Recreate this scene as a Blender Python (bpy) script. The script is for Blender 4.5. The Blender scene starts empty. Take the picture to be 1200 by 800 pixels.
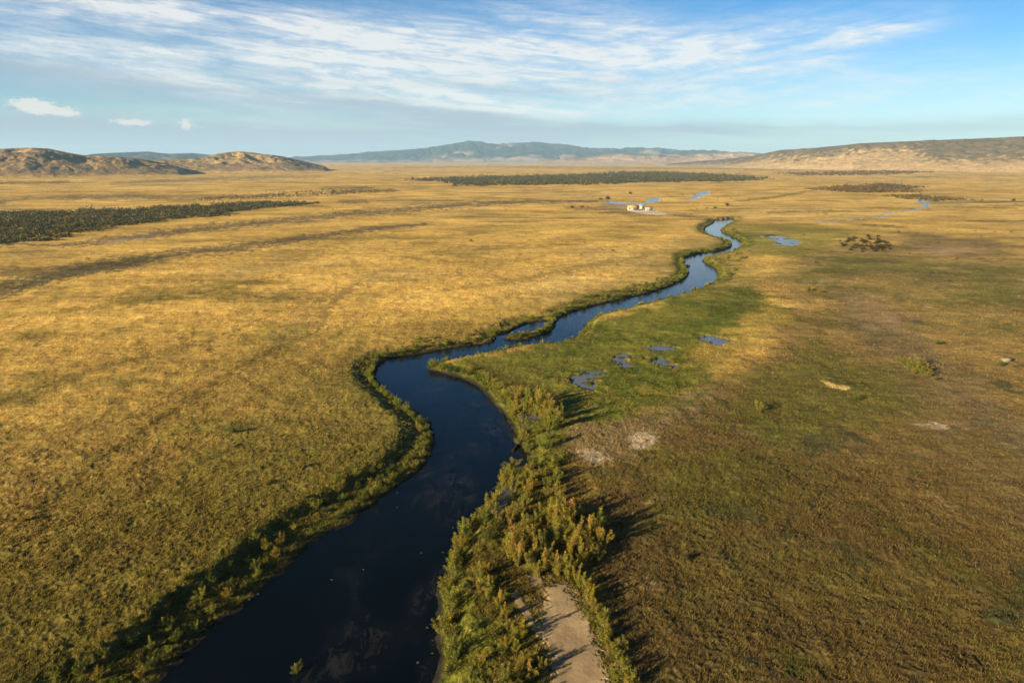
import bpy, math, random
import numpy as np
from math import radians as R, sin, cos, tan, pi

# ------------------------------------------------------------------ camera, sky, sun, exposure
sc = bpy.context.scene
col = sc.collection
H, F, HOR = 40.0, 800.0, 187.0            # camera height; photograph's focal length and horizon row (1200x800)
PITCH = math.atan((400 - HOR) / F)
CP, SP = cos(PITCH), sin(PITCH)
cd = bpy.data.cameras.new('camera'); cam = bpy.data.objects.new('camera', cd); col.objects.link(cam)
cd.sensor_width = 36; cd.lens = 24; cd.clip_start = 0.5; cd.clip_end = 60000
cam.location = (0, 0, H); cam.rotation_euler = (pi / 2 - PITCH, 0, 0)
sc.camera = cam
SUN_EL, SHADOW_AZ = 15.0, 54.0            # shadows fall this far to the right of straight ahead
sd = bpy.data.lights.new('sun', 'SUN'); sun = bpy.data.objects.new('sun', sd); col.objects.link(sun)
sd.energy = 5.0; sd.angle = R(0.5); sd.color = (1.0, 0.815, 0.55)
sun.rotation_euler = (R(90 - SUN_EL), 0, R(-SHADOW_AZ))   # -Z axis points along (sin az, cos az, -el)
vs = sc.view_settings
vs.view_transform = 'Standard'; vs.look = 'None'; vs.gamma = 1.0; vs.use_curve_mapping = False
vs.exposure = 1.62
sc.render.engine = 'CYCLES'
sc.cycles.max_bounces = 5; sc.cycles.diffuse_bounces = 2; sc.cycles.glossy_bounces = 2
sc.cycles.transmission_bounces = 3; sc.cycles.volume_bounces = 0; sc.cycles.transparent_max_bounces = 4
sc.cycles.caustics_reflective = False; sc.cycles.caustics_refractive = False

class NT:
    """tiny node-tree writer"""
    def __init__(s, tree): s.t = tree; s.n = tree.nodes; s.l = tree.links
    def put(s, sock, v):
        if v is None: return
        if hasattr(v, 'is_output'): s.l.new(v, sock)
        else:
            try: sock.default_value = v
            except Exception: sock.default_value = tuple(v) + (1.0,)
    def m(s, op, a, b=None, c=None, clamp=False):
        n = s.n.new('ShaderNodeMath'); n.operation = op; n.use_clamp = clamp
        s.put(n.inputs[0], a); s.put(n.inputs[1], b); s.put(n.inputs[2], c); return n.outputs[0]
    def mix(s, f, a, b, mode='MIX'):
        n = s.n.new('ShaderNodeMix'); n.data_type = 'RGBA'; n.blend_type = mode
        s.put(n.inputs[0], f); s.put(n.inputs[6], a); s.put(n.inputs[7], b); return n.outputs[2]
    def noise(s, vec, scale, detail=4, rough=.55, dist=0.0):
        n = s.n.new('ShaderNodeTexNoise'); s.put(n.inputs['Vector'], vec)
        n.inputs['Scale'].default_value = scale; n.inputs['Detail'].default_value = detail
        n.inputs['Roughness'].default_value = rough; n.inputs['Distortion'].default_value = dist
        return n.outputs[0]
    def ramp(s, f, lo, hi, a=0.0, b=1.0):
        n = s.n.new('ShaderNodeMapRange'); n.interpolation_type = 'SMOOTHSTEP'
        s.put(n.inputs[0], f); s.put(n.inputs[1], lo); s.put(n.inputs[2], hi); s.put(n.inputs[3], a); s.put(n.inputs[4], b)
        return n.outputs[0]
    def xyz(s, x, y, z=0.0):
        n = s.n.new('ShaderNodeCombineXYZ'); s.put(n.inputs[0], x); s.put(n.inputs[1], y); s.put(n.inputs[2], z); return n.outputs[0]
    def vmul(s, v, k):
        n = s.n.new('ShaderNodeVectorMath'); n.operation = 'MULTIPLY'; s.put(n.inputs[0], v); n.inputs[1].default_value = k; return n.outputs[0]
    def attr(s, name, typ='GEOMETRY', out='Color'):
        n = s.n.new('ShaderNodeAttribute'); n.attribute_name = name; n.attribute_type = typ; return n.outputs[out]

# ---- world: Nishita sky with thin cloud bands laid out by compass bearing and elevation
w = bpy.data.worlds.new('World'); sc.world = w; w.use_nodes = True
T = NT(w.node_tree); T.n.clear()
out = T.n.new('ShaderNodeOutputWorld'); bg = T.n.new('ShaderNodeBackground'); T.l.new(bg.outputs[0], out.inputs[0])
bg.inputs[1].default_value = 0.050
sky = T.n.new('ShaderNodeTexSky'); sky.sky_type = 'NISHITA'; sky.sun_disc = False
sky.sun_elevation = R(SUN_EL)
sky.sun_rotation = R(SHADOW_AZ + 180)
sky.altitude = 1200; sky.air_density = 1.0; sky.dust_density = 0.6; sky.ozone_density = 2.2
gen = T.n.new('ShaderNodeTexCoord').outputs['Generated']
sep = T.n.new('ShaderNodeSeparateXYZ'); T.l.new(gen, sep.inputs[0])
AZ = T.m('MULTIPLY', T.m('ARCTAN2', sep.outputs[0], sep.outputs[1]), 180 / pi)
EL = T.m('MULTIPLY', T.m('ARCSINE', sep.outputs[2]), 180 / pi)
wob = T.m('SUBTRACT', T.noise(T.xyz(T.m('MULTIPLY', AZ, .05), T.m('MULTIPLY', EL, .16)), 1.0, 5, .6), .5)
wob2 = T.m('SUBTRACT', T.noise(T.xyz(T.m('MULTIPLY', AZ, .09), T.m('MULTIPLY', EL, .3), 7.0), 1.0, 4, .6), .5)
AZw = T.m('ADD', AZ, T.m('MULTIPLY', wob2, 7.0)); ELw = T.m('ADD', EL, T.m('MULTIPLY', wob, 3.0))
def azel(px, py):
    x, y = (px - 600) / F, (400 - py) / F
    d = np.array([x, CP + y * SP, -SP + y * CP]); d /= np.linalg.norm(d)
    return math.degrees(math.atan2(d[0], d[1])), math.degrees(math.asin(d[2]))
def blob(px, py, rx, ry, rot=0.0, k=1.0, az=AZw, el=ELw):
    """soft elliptical cloud region: centre by photo bearing, radii in photo px, rot in degrees (+ rises to the right)"""
    a, e = azel(px, py); s = 0.0716
    da = T.m('SUBTRACT', az, a); de = T.m('SUBTRACT', el, e); c, n = cos(R(rot)), sin(R(rot))
    u = T.m('DIVIDE', T.m('ADD', T.m('MULTIPLY', da, c), T.m('MULTIPLY', de, n)), rx * s)
    v = T.m('DIVIDE', T.m('SUBTRACT', T.m('MULTIPLY', de, c), T.m('MULTIPLY', da, n)), ry * s)
    q = T.m('ADD', T.m('MULTIPLY', u, u), T.m('MULTIPLY', v, v))
    return T.m('MULTIPLY', T.m('EXPONENT', T.m('MULTIPLY', q, -1.0)), k)
def total(l):
    r = l[0]
    for x in l[1:]: r = T.m('ADD', r, x)
    return r
def streak(rot, su, sv, seed, detail=6, rough=.62):
    c, n = cos(R(rot)), sin(R(rot))
    u = T.m('ADD', T.m('MULTIPLY', AZw, c), T.m('MULTIPLY', ELw, n)); v = T.m('SUBTRACT', T.m('MULTIPLY', EL, c), T.m('MULTIPLY', AZ, n))
    return T.noise(T.xyz(T.m('MULTIPLY', u, su), T.m('MULTIPLY', v, sv), seed), 1.0, detail, rough, .3)
white_mask = total([
    blob(90, 8, 260, 22, -5, .95), blob(300, 28, 200, 16, -4, .6), blob(75, 36, 110, 6, -11, .55), blob(30, 55, 70, 9, -4, .5),
    blob(190, 85, 260, 16, -5, .7), blob(390, 75, 200, 38, -3, .75), blob(500, 70, 120, 36, -4, .9), blob(430, 108, 220, 14, -4, .8), blob(640, 60, 130, 40, -2, .75),
    blob(760, 72, 150, 34, -3, .75), blob(690, 30, 90, 16, -10, .7), blob(860, 55, 150, 18, 6, .5), blob(1015, 45, 55, 9, 14, .8), blob(940, 60, 90, 16, 6, .4),
    blob(800, 100, 260, 26, 0, .3), blob(1100, 90, 160, 16, 0, .15), blob(250, 140, 330, 10, -2, .25), blob(700, 130, 400, 14, 0, .35), blob(1050, 120, 300, 26, 0, .22)])
st_l = T.ramp(streak(-6, .10, 1.05, 1.3), .33, .70)
st_r = T.ramp(streak(7, .13, .95, 4.1), .33, .68)
stm = T.mix(T.ramp(AZ, 2, 16), st_l, st_r)
fine = T.ramp(streak(-3, .35, 1.9, 9.2, 8, .7), .32, .7, .45, 1.2)
white = T.m('MULTIPLY', T.m('MULTIPLY', white_mask, T.m('ADD', T.m('MULTIPLY', stm, .80), .28)), fine, clamp=True)
cum = total([blob(36, 123, 15, 6.5, 0, 1.3, AZ, EL), blob(54, 128, 14, 4.5, 0, 1.1, AZ, EL), blob(81, 132, 9, 4, 0, 1.2, AZ, EL), blob(150, 143, 15, 3, 0, 1.1, AZ, EL),
             blob(168, 143, 9, 3, 0, .6, AZ, EL), blob(217, 145, 7, 5.5, 0, 1.2, AZ, EL), blob(240, 149, 8, 2.5, 0, .5, AZ, EL), blob(305, 150, 10, 2.5, 0, .4, AZ, EL)])
puff = T.noise(T.xyz(AZ, T.m('MULTIPLY', EL, 1.5)), 2.4, 6, .6)
cum = T.m('MULTIPLY', T.ramp(T.m('ADD', cum, T.m('MULTIPLY', T.m('SUBTRACT', puff, .5), 2.6)), .30, .95), T.ramp(cum, .05, .25), clamp=True)
grey_mask = total([blob(60, 88, 240, 12, -4, .75), blob(0, 70, 120, 6, -4, .3), blob(120, 156, 420, 17, -1, 1.5), blob(0, 136, 190, 8, -2, .8), blob(240, 168, 260, 7, -1, .8), blob(470, 130, 150, 9, -6, .85), blob(620, 108, 120, 7, -3, .6),
                   blob(590, 148, 200, 8, -4, .6), blob(380, 163, 420, 10, 0, .7), blob(1000, 151, 300, 8, 1, .6), blob(740, 152, 160, 7, 0, .5), blob(700, 92, 100, 6, -3, .35), blob(330, 92, 90, 7, -4, .35)])
grey = T.m('MULTIPLY', grey_mask, T.ramp(streak(-3, .06, 1.5, 6.6), .34, .60, .34, 1.0), clamp=True)
SKYK = 1.0
tint = T.mix(1.0, sky.outputs[0], (.70, .87, .95, 1), 'MULTIPLY')
deep = T.mix(T.ramp(EL, 1.0, 13.5), (1, 1, 1, 1), (.27, .71, .96, 1)); tint = T.mix(1.0, tint, deep, 'MULTIPLY')
high = T.mix(T.ramp(EL, 13.0, 38.0), (1, 1, 1, 1), (.26, .30, .34, 1)); tint = T.mix(1.0, tint, high, 'MULTIPLY')  # overhead sky dimmed to darken water reflections and shadow fill
c1 = T.mix(T.m('MULTIPLY', white, .82), tint, (6.4, 6.3, 5.95, 1))
c2 = T.mix(T.m('MULTIPLY', grey, .85), c1, (2.75, 3.25, 3.85, 1))
c3 = T.mix(T.m('MULTIPLY', cum, .9), c2, (5.9, 5.5, 5.1, 1))
low = T.ramp(EL, -1.0, 3.0, .6, 0.0)
c4 = T.mix(low, c3, (3.1, 3.55, 4.05, 1))
T.l.new(c4, bg.inputs[0])
w.cycles.sampling_method = 'MANUAL'; w.cycles.sample_map_resolution = 512

# ------------------------------------------------------------------ helpers
rng = np.random.default_rng(7); rnd = random.Random(11)
def gp(px, py, z=0.0):
    """where the photo's ray through (px, py) meets the level z"""
    x, y = (px - 600) / F, (400 - py) / F
    d = (x, CP + y * SP, -SP + y * CP); t = (z - H) / d[2]
    return (d[0] * t, d[1] * t)
def gpa(pts, z=0.0): return np.array([gp(a, b, z) for a, b in pts], float)
def mapc(P):
    """conformal survey coordinates: bearing and log distance"""
    return np.stack([np.arctan2(P[..., 0], P[..., 1]), np.log(np.maximum(np.hypot(P[..., 0], P[..., 1]), .5))], -1)
def hash2(ix, iy, seed):
    h = (ix.astype(np.int64) * 374761393 + iy.astype(np.int64) * 668265263 + seed * 1442695041) & 0xFFFFFFFF
    h = ((h ^ (h >> 13)) * 1274126177) & 0xFFFFFFFF
    return ((h ^ (h >> 16)) & 0xFFFFFF).astype(np.float64) / 0xFFFFFF
def vnoise(x, y, seed):
    ix, iy = np.floor(x), np.floor(y); fx, fy = x - ix, y - iy
    ix = ix.astype(np.int64); iy = iy.astype(np.int64)
    ux = fx * fx * fx * (fx * (fx * 6 - 15) + 10); uy = fy * fy * fy * (fy * (fy * 6 - 15) + 10)
    def g(i, j):
        a = hash2(i, j, seed) * 2 * pi
        return np.cos(a), np.sin(a)
    r = 0
    for di in (0, 1):
        for dj in (0, 1):
            gx, gy = g(ix + di, iy + dj)
            r = r + (gx * (fx - di) + gy * (fy - dj)) * (ux if di else 1 - ux) * (uy if dj else 1 - uy)
    return r * 1.5
def fbm(x, y, scale, seed, octs=4, gain=.5, rot=.6):
    r, a, t = 0, 1.0, 0; x = x / scale; y = y / scale
    for o in range(octs):
        r = r + a * vnoise(x, y, seed + o * 17); t += a; a *= gain
        x, y = (x * cos(rot) - y * sin(rot)) * 2.03 + 5.3, (x * sin(rot) + y * cos(rot)) * 2.03 + 1.7
    return r / t
def sstep(x, a, b):
    t = np.clip((x - a) / (b - a), 0, 1); return t * t * (3 - 2 * t)
def dist_line(P, L, closed=False):
    d = np.full(len(P), 1e9); n = len(L)
    for i in range(n if closed else n - 1):
        a, b = L[i], L[(i + 1) % n]; ab = b - a; q = max(ab @ ab, 1e-12)
        t = np.clip(((P - a) @ ab) / q, 0, 1)
        e = P - a - t[:, None] * ab
        d = np.minimum(d, np.einsum('ij,ij->i', e, e))
    return np.sqrt(d)
def inside(P, L):
    r = np.zeros(len(P), bool); n = len(L); x, y = P[:, 0], P[:, 1]
    for i in range(n):
        (x1, y1), (x2, y2) = L[i], L[(i + 1) % n]
        if y1 == y2: continue
        c = ((y1 > y) != (y2 > y)) & (x < (x2 - x1) * (y - y1) / (y2 - y1) + x1)
        r ^= c
    return r
def sdist(P, L):
    d = dist_line(P, L, True); return np.where(inside(P, L), -d, d)
def catmull(P, n=4):
    P = np.asarray(P, float); o = []
    for i in range(len(P) - 1):
        p0, p1, p2, p3 = P[max(i - 1, 0)], P[i], P[i + 1], P[min(i + 2, len(P) - 1)]
        for k in range(n):
            t = k / n
            o.append(.5 * (2 * p1 + (p2 - p0) * t + (2 * p0 - 5 * p1 + 4 * p2 - p3) * t * t + (3 * p1 - p0 - 3 * p2 + p3) * t ** 3))
    o.append(P[-1]); return np.array(o)

def mesh_np(name, V, faces, mat=None, parent=None, colors=None, smooth=False, attrs=None):
    """V (n,3); faces (m,k) array, or list of such arrays"""
    me = bpy.data.meshes.new(name)
    fl = faces if isinstance(faces, list) else [faces]
    fl = [np.asarray(f, np.int32) for f in fl if len(f)]
    V = np.asarray(V, np.float32)
    me.vertices.add(len(V)); me.vertices.foreach_set('co', V.ravel())
    ct = np.concatenate([np.full(len(f), f.shape[1], np.int32) for f in fl])
    vi = np.concatenate([f.ravel() for f in fl])
    me.loops.add(len(vi)); me.loops.foreach_set('vertex_index', vi)
    me.polygons.add(len(ct)); st = np.concatenate([[0], np.cumsum(ct)[:-1]]).astype(np.int32)
    me.polygons.foreach_set('loop_start', st)
    try: me.polygons.foreach_set('loop_total', ct)
    except Exception: pass
    if smooth: me.polygons.foreach_set('use_smooth', np.ones(len(ct), bool))
    if colors is not None:
        a = me.attributes.new('tint', 'FLOAT_COLOR', 'POINT')
        c = np.ones((len(V), 4), np.float32); c[:, :3] = colors; a.data.foreach_set('color', c.ravel())
    for k, v in (attrs or {}).items():
        a = me.attributes.new(k, 'FLOAT', 'POINT'); a.data.foreach_set('value', np.asarray(v, np.float32))
    me.update(calc_edges=True); me.validate()
    if mat: me.materials.append(mat)
    o = bpy.data.objects.new(name, me); col.objects.link(o)
    if parent: o.parent = parent
    return o
def tag(o, label=None, cat=None, group=None, kind=None):
    if label: o['label'] = label
    if cat: o['category'] = cat
    if group: o['group'] = group
    if kind: o['kind'] = kind
    return o
def empty(name, loc):
    o = bpy.data.objects.new(name, None); col.objects.link(o); o.location = loc; o.empty_display_size = .3; return o
def mat_new(name):
    m = bpy.data.materials.new(name); m.use_nodes = True; t = NT(m.node_tree); t.n.clear()
    o = t.n.new('ShaderNodeOutputMaterial'); return m, t, o
def principled(t, o, base, rough=.9, bump=None, bstr=.3, bdist=.1, spec=.2):
    b = t.n.new('ShaderNodeBsdfPrincipled'); t.put(b.inputs['Base Color'], base); t.put(b.inputs['Roughness'], rough)
    b.inputs['Specular IOR Level'].default_value = spec
    if bump is not None:
        bn = t.n.new('ShaderNodeBump'); bn.inputs['Strength'].default_value = bstr; bn.inputs['Distance'].default_value = bdist
        t.put(bn.inputs['Height'], bump); t.l.new(bn.outputs[0], b.inputs['Normal'])
    t.l.new(b.outputs[0], o.inputs[0]); return b
def simple(name, rgb, rough=.85, var=.25, scale=3.0, bstr=.3):
    m, t, o = mat_new(name); tc = t.n.new('ShaderNodeTexCoord').outputs['Object']
    n = t.noise(tc, scale, 5, .6)
    principled(t, o, t.mix(t.ramp(n, .3, .7), tuple(c * (1 - var) for c in rgb) + (1,), tuple(min(1, c * (1 + var)) for c in rgb) + (1,)), rough, n, bstr, .05)
    return m

# ------------------------------------------------------------------ traced shorelines (photo px -> ground)
WL = -1.5                                  # river level
LB = [(60, 860), (186, 800), (205, 780), (228, 757), (255, 730), (300, 700), (350, 650), (376, 629), (410, 613), (432, 595), (459, 576), (485, 557), (500, 545), (508, 528),
      (511, 511), (505, 496), (490, 484), (470, 471), (457, 462), (447, 452), (441, 441), (443, 431), (452, 423), (470, 418), (500, 413.5), (540, 406.5), (560, 404), (579, 401),
      (590, 398.5), (617, 397), (636, 392.5), (649, 386), (653, 377), (665, 368), (687, 361), (719, 353), (770, 341), (797, 330), (808, 321), (803, 311), (804, 302), (820, 297.5),
      (836, 295), (850, 292.5), (858, 288.5), (854, 282.5), (840, 278), (828, 273), (827, 267), (836, 262), (838, 258)]
RB = [(505, 860), (510, 800), (514, 770), (511, 745), (513, 715), (512, 695), (520, 670), (530, 650), (533, 632), (545, 620), (556, 610), (566, 597), (578, 580), (586, 565), (594, 545),
      (601, 530), (604, 515), (600, 500), (592, 488), (580, 475), (570, 463), (560, 453), (545, 445), (530, 440), (515, 436), (500, 432.5), (510, 427.5), (530, 423), (562, 417), (588, 412),
      (617, 406.5), (645, 404), (668, 398.5), (680, 391), (688, 378), (702, 371), (736, 363), (772, 353), (812, 341), (838, 330), (839, 318), (833, 312), (823, 307), (825, 303.5), (838, 300.5),
      (854, 296), (865, 291.5), (869, 285), (861, 279), (848, 273), (844, 269), (852, 264), (860, 259), (858, 256.5)]
LBg = catmull(gpa(LB, WL), 3); RBg = catmull(gpa(RB, WL), 3)
RIVER = np.concatenate([LBg, RBg[::-1]])
OXBOW = catmull(gpa([(579, 401), (583, 393), (594, 391), (604, 385.5), (619, 379), (641, 375.5), (643, 381), (631, 386.5), (619, 390), (605, 391.5), (592, 396), (588, 399), (579, 401)], WL), 2)[:-1]
BACKWATER = catmull(gpa([(600, 541), (604, 527), (611, 522), (617, 530), (618, 541), (612, 547), (603, 548), (600, 541)], WL), 2)[:-1]
def pond(pts, n=2):
    p = list(pts) + [pts[0]]; return catmull(gpa(p, -.2), n)[:-1]
PONDS = [pond([(667, 444), (676, 441), (684, 438), (690, 436), (705, 436.5), (697, 441), (689, 443), (693, 449), (694, 456), (688, 456), (681, 448), (672, 447)]),
         pond([(716, 422), (726, 417), (732, 414.5), (736, 417), (731, 421), (736, 427), (741, 432), (733, 431), (727, 425)]),
         pond([(762, 409), (772, 405.5), (790, 406.5), (784, 410), (772, 410.5)]),
         pond([(763, 421), (772, 420), (783, 426), (787, 430), (779, 428), (770, 424)]),
         pond([(820, 397), (828, 394), (840, 396), (854, 398.5), (848, 403), (836, 403), (828, 400)]),
         pond([(896, 276), (905, 275), (914, 278), (930, 281), (933, 285), (922, 287.5), (910, 286), (912, 281), (902, 279)]),
         pond([(752, 236.5), (760, 232.5), (770, 231.5), (777, 233.5), (772, 236), (760, 238)]),
         pond([(704, 236.5), (716, 235.5), (732, 237.5), (748, 238), (746, 240), (730, 239.7), (712, 238.6)]),
         pond([(802, 233.5), (812, 231), (815, 227), (824, 224), (833, 224.8), (830, 228.5), (822, 230.5), (818, 233), (808, 234.5)])]
PONDS += [pond([(617, 489), (622, 484.5), (632, 485), (638, 489), (630, 492), (621, 492)]), pond([(583, 587), (590, 583), (601, 584), (600, 589), (591, 591)])]
STREAM = catmull(gpa([(960, 261), (985, 259), (1003, 257), (1027, 255), (1042, 250.5), (1060, 248), (1075, 245), (1084, 242), (1087, 239), (1078, 235)], -.2), 4)
STREAMB = catmull(gpa([(0, 284), (60, 287), (110, 284), (150, 279), (200, 272.5), (250, 266), (320, 260), (400, 252), (480, 245), (560, 238.5), (640, 236), (700, 236.5)], -.2), 4)

# ------------------------------------------------------------------ ground sheet
def row_r(y): return H / tan(PITCH + math.atan((y - 400) / F))
ys = np.concatenate([np.arange(1500, 900, -12.), np.arange(900, 300, -1.), np.arange(300, 230, -.5), np.arange(230, 189.2, -.3)])
rr = np.concatenate([[.5, 3, 7], [row_r(y) for y in ys], [16500, 19000]])
azs = np.concatenate([np.arange(-180, -48, 3.), np.arange(-48, -41, .5), np.arange(-41, 41, .085), np.arange(41, 48, .5), np.arange(48, 180, 3.)])
A = np.radians(azs); nA, nR = len(A), len(rr)
GX = (rr[:, None] * np.sin(A)[None]); GY = (rr[:, None] * np.cos(A)[None])
P = np.stack([GX.ravel(), GY.ravel()], 1); rad = np.hypot(P[:, 0], P[:, 1]); x, y = P[:, 0], P[:, 1]
M = mapc(P)
SEEN = (np.abs(M[:, 0]) < R(46))

def river_d(Q):
    """signed distance to the river's edge (m), bank side weight (1 = plain bank)"""
    d = np.full(len(Q), 400.0); s = np.ones(len(Q))
    k = (np.hypot(Q[:, 0], Q[:, 1]) < 720) & (Q[:, 1] > 5)
    q = Q[k]
    dl, dr = dist_line(q, LBg), dist_line(q, RBg)
    ins = inside(q, RIVER) | (q[:, 1] < 1)
    dd = np.minimum(dl, dr); dd = np.where(ins, -dd, dd)
    ox = np.minimum(sdist(q, OXBOW), sdist(q, BACKWATER)); dd = np.minimum(dd, ox)
    d[k] = dd; s[k] = (dl < dr).astype(float)
    return d, s
def flat_water(Q):
    d = np.full(len(Q), 99.0)
    k = (np.hypot(Q[:, 0], Q[:, 1]) < 1500) & (Q[:, 1] > 5)
    q = Q[k]; e = np.full(len(q), 99.0)
    for p in PONDS:
        c = p.mean(0); rad_ = np.abs(p - c).max() + 30
        m = (np.abs(q - c).max(1) < rad_)
        if m.any(): e[m] = np.minimum(e[m], sdist(q[m], p))
    r = np.hypot(q[:, 0], q[:, 1])
    for L, wd in ((STREAM, .0036),):
        m = (r > 250); e[m] = np.minimum(e[m], dist_line(q[m], L) - wd * r[m] * .6)
    d[k] = e; return d
def base_z(Q, rd, side, fw):
    X, Y = Q[:, 0], Q[:, 1]; r = np.hypot(X, Y)
    z = fbm(X, Y, 90, 3, 3) * .5 * sstep(r, 30, 300) + fbm(X, Y, 7, 5, 3) * .22 * (1 - sstep(r, 250, 700))
    z += fbm(X, Y, 900, 8, 3) * 2.2 * sstep(r, 500, 1800)
    wob = fbm(X, Y, 2.2, 21, 3) * .9 * (1 - sstep(r, 200, 420)) * .8
    d = rd + wob
    far_ = sstep(r, 75, 120); low = np.where(side > .5, 4.6 - 3.4 * far_, 1.2)
    bank = WL + .02 + .55 * sstep(d, -.3, low) + (-.57 - WL) * sstep(d, low, low + np.where(side > .5, 1.5 + 3.0 * sstep(r, 75, 115), 2.2))
    inr = WL - .12 - 1.1 * sstep(-d, 0, 2.0)
    near = rd < 14
    z = np.where(near, np.where(d > 0, np.minimum(bank, 0) + z * sstep(d, 0, 6), inr), z)
    wobp = fbm(X, Y, np.where(r > 260, 7.0, 1.9), 33, 4, .6) * np.where(r > 260, 5.6, 2.3)
    e = fw + wobp * 1.7 + np.where(r > 260, 1.3, .5)
    z = np.where(e < 1.5, np.minimum(z, -.2 - .28 * sstep(-e, -1.5, .5) + .02 + .14 * sstep(e, 0, 1.5)), z)
    return z
rd, side = river_d(P); fw = flat_water(P)
Z = base_z(P, rd, side, fw)
dry = sstep(rd, -.2, 1.0) * sstep(fw, -.5, .8)
fine_a = 1 - sstep(rad, 70, 170)
tussock = np.maximum(fbm(x, y, .62, 41, 3, .6), -.15) * .20 * fine_a + np.maximum(fbm(x, y, 1.5, 43, 3, .6), -.2) * .13 * (1 - sstep(rad, 120, 330)) + fbm(x, y, 4.1, 47, 3) * .17 * (1 - sstep(rad, 220, 600))
tussock *= np.where(SEEN, 1, 0)
Z0, TUS = Z, tussock * dry

# --- colours of what grows or lies on each spot, plus painted near darkening and bank shade
GOLD = np.array([.61, .386, .098]); STRAW = np.array([.66, .455, .165]); OLIVE = np.array([.135, .104, .022]); BROWN = np.array([.150, .104, .040])
GREEN = np.array([.128, .134, .019]); LUSH = np.array([.090, .116, .012]); SOIL = np.array([.25, .175, .085]); SAND = np.array([.33, .24, .135]); PALE = np.array([.46, .36, .24]); SHADED_SEDGE = np.array([.032, .045, .009])
MUD = np.array([.020, .017, .012]); SCRUB = np.array([.055, .055, .022]); GREYSC = np.array([.155, .115, .062]); PINK = np.array([.38, .25, .13])
def lerp(c, t, w_): return c + (t - c) * w_[:, None]
q1 = fbm(x, y, 160, 61, 4); q2 = fbm(x, y, 38, 67, 4); q3 = fbm(x, y, 9, 71, 4, .6); q4 = fbm(x, y, 1.2, 73, 3, .6); q5 = fbm(x * .35, y, 420, 79, 4)
C = np.tile(GOLD, (len(P), 1))
C = lerp(C, STRAW, sstep(q1 + q2 * .4, .05, .5) * .6)
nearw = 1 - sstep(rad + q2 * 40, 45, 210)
C = lerp(C, OLIVE, nearw * .62)  # greener near grass, with some light falloff painted into its tone
C = C * (1 - .52 * (1 - sstep(rad + q2 * 25 - x * .02, 25, 165)))[:, None]  # near ground colour darkened to paint in vignetting and light falloff
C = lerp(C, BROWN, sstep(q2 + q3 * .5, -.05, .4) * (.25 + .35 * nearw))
C = lerp(C, GREEN, sstep(q2 * .8 - q1 + q3 * .6, .1, .6) * .45 * (1 - .5 * sstep(rad, 200, 500)))
C = lerp(C, GREYSC, sstep(q5 + q1 * .35, .18, .55) * sstep(rad, 250, 600) * .40)
q6 = fbm(x * .22 + y * .05, y, 55, 87, 5, .62); q7 = fbm(x * .3, y, 16, 89, 4, .62)
C = lerp(C, SCRUB * 1.6, sstep(q6 + q1 * .3, .2, .42) * sstep(rad, 230, 500) * .72)
C = lerp(C, OLIVE * 1.2, sstep(q7 + q2 * .4, .16, .5) * sstep(rad, 110, 240) * (1 - sstep(rad, 700, 1500)) * .6)
def region(pts, soft, amp=.5, ns=None, z=0.0, seed=5):
    """weight of a patch outlined on the photo; soft edge and ragged amplitude in radians of bearing"""
    L = mapc(gpa(pts, z)); out = np.zeros(len(P))
    lo, hi = L.min(0) - soft * 4 - .02, L.max(0) + soft * 4 + .02
    k = SEEN & np.all((M > lo) & (M < hi), 1)
    if not k.any(): return out
    m = M[k]; rag = fbm(m[:, 0] * 1.0, m[:, 1] * 1.0, ns or soft * 2.0, seed, 4, .6) * soft * amp * 4
    out[k] = 1 - sstep(sdist(m, L) + rag, -soft, soft); return out
def band(pts, wpx, soft=.6, seed=9, ns=.014, amp=.01):
    """long thin streak along a traced line; widths in photo px per point"""
    px = catmull([(a, b) for a, b in pts], 4); L = mapc(gpa(px)); out = np.zeros(len(P)); wd = wpx / F
    lo, hi = L.min(0) - wd * 4 - .06, L.max(0) + wd * 4 + .06
    k = SEEN & np.all((M > lo) & (M < hi), 1)
    m = M[k].copy()
    # rows are foreshortened: scale log distance by the row height so that the width is an angle
    sc_ = H / np.exp(m[:, 1]); d = np.full(len(m), 9.0)
    for i in range(len(L) - 1):
        a, b = L[i], L[i + 1]; s_ = H / math.exp((a[1] + b[1]) / 2)
        q = np.stack([m[:, 0] - a[0], (m[:, 1] - a[1]) * s_], 1); ab = np.array([b[0] - a[0], (b[1] - a[1]) * s_])
        t = np.clip((q @ ab) / (ab @ ab), 0, 1); d = np.minimum(d, np.hypot(q[:, 0] - t * ab[0], q[:, 1] - t * ab[1]))
    rag = fbm(m[:, 0] + m[:, 1] * .02, m[:, 1] * sc_ * 4, ns, seed, 5, .68); tb = np.linspace(0, 1, len(L)); best = np.full(len(m), 9.0); tt = np.zeros(len(m))
    for i in range(len(L)):
        e = np.abs(m[:, 0] - L[i, 0]) + np.abs(m[:, 1] - L[i, 1]); u = e < best; best[u] = e[u]; tt[u] = tb[i]
    tap = .25 + .75 * np.minimum(sstep(tt, 0, .25), 1 - sstep(tt, .7, 1.0)); tap = np.maximum(tap, (np.abs(m[:, 0]) > R(36)) * 1.0)
    out[k] = (1 - sstep(d / (wd * tap) + rag * 4.2 - .15, 1 - soft, 1 + soft)); return out
rx = x / np.maximum(y, 1)
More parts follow.
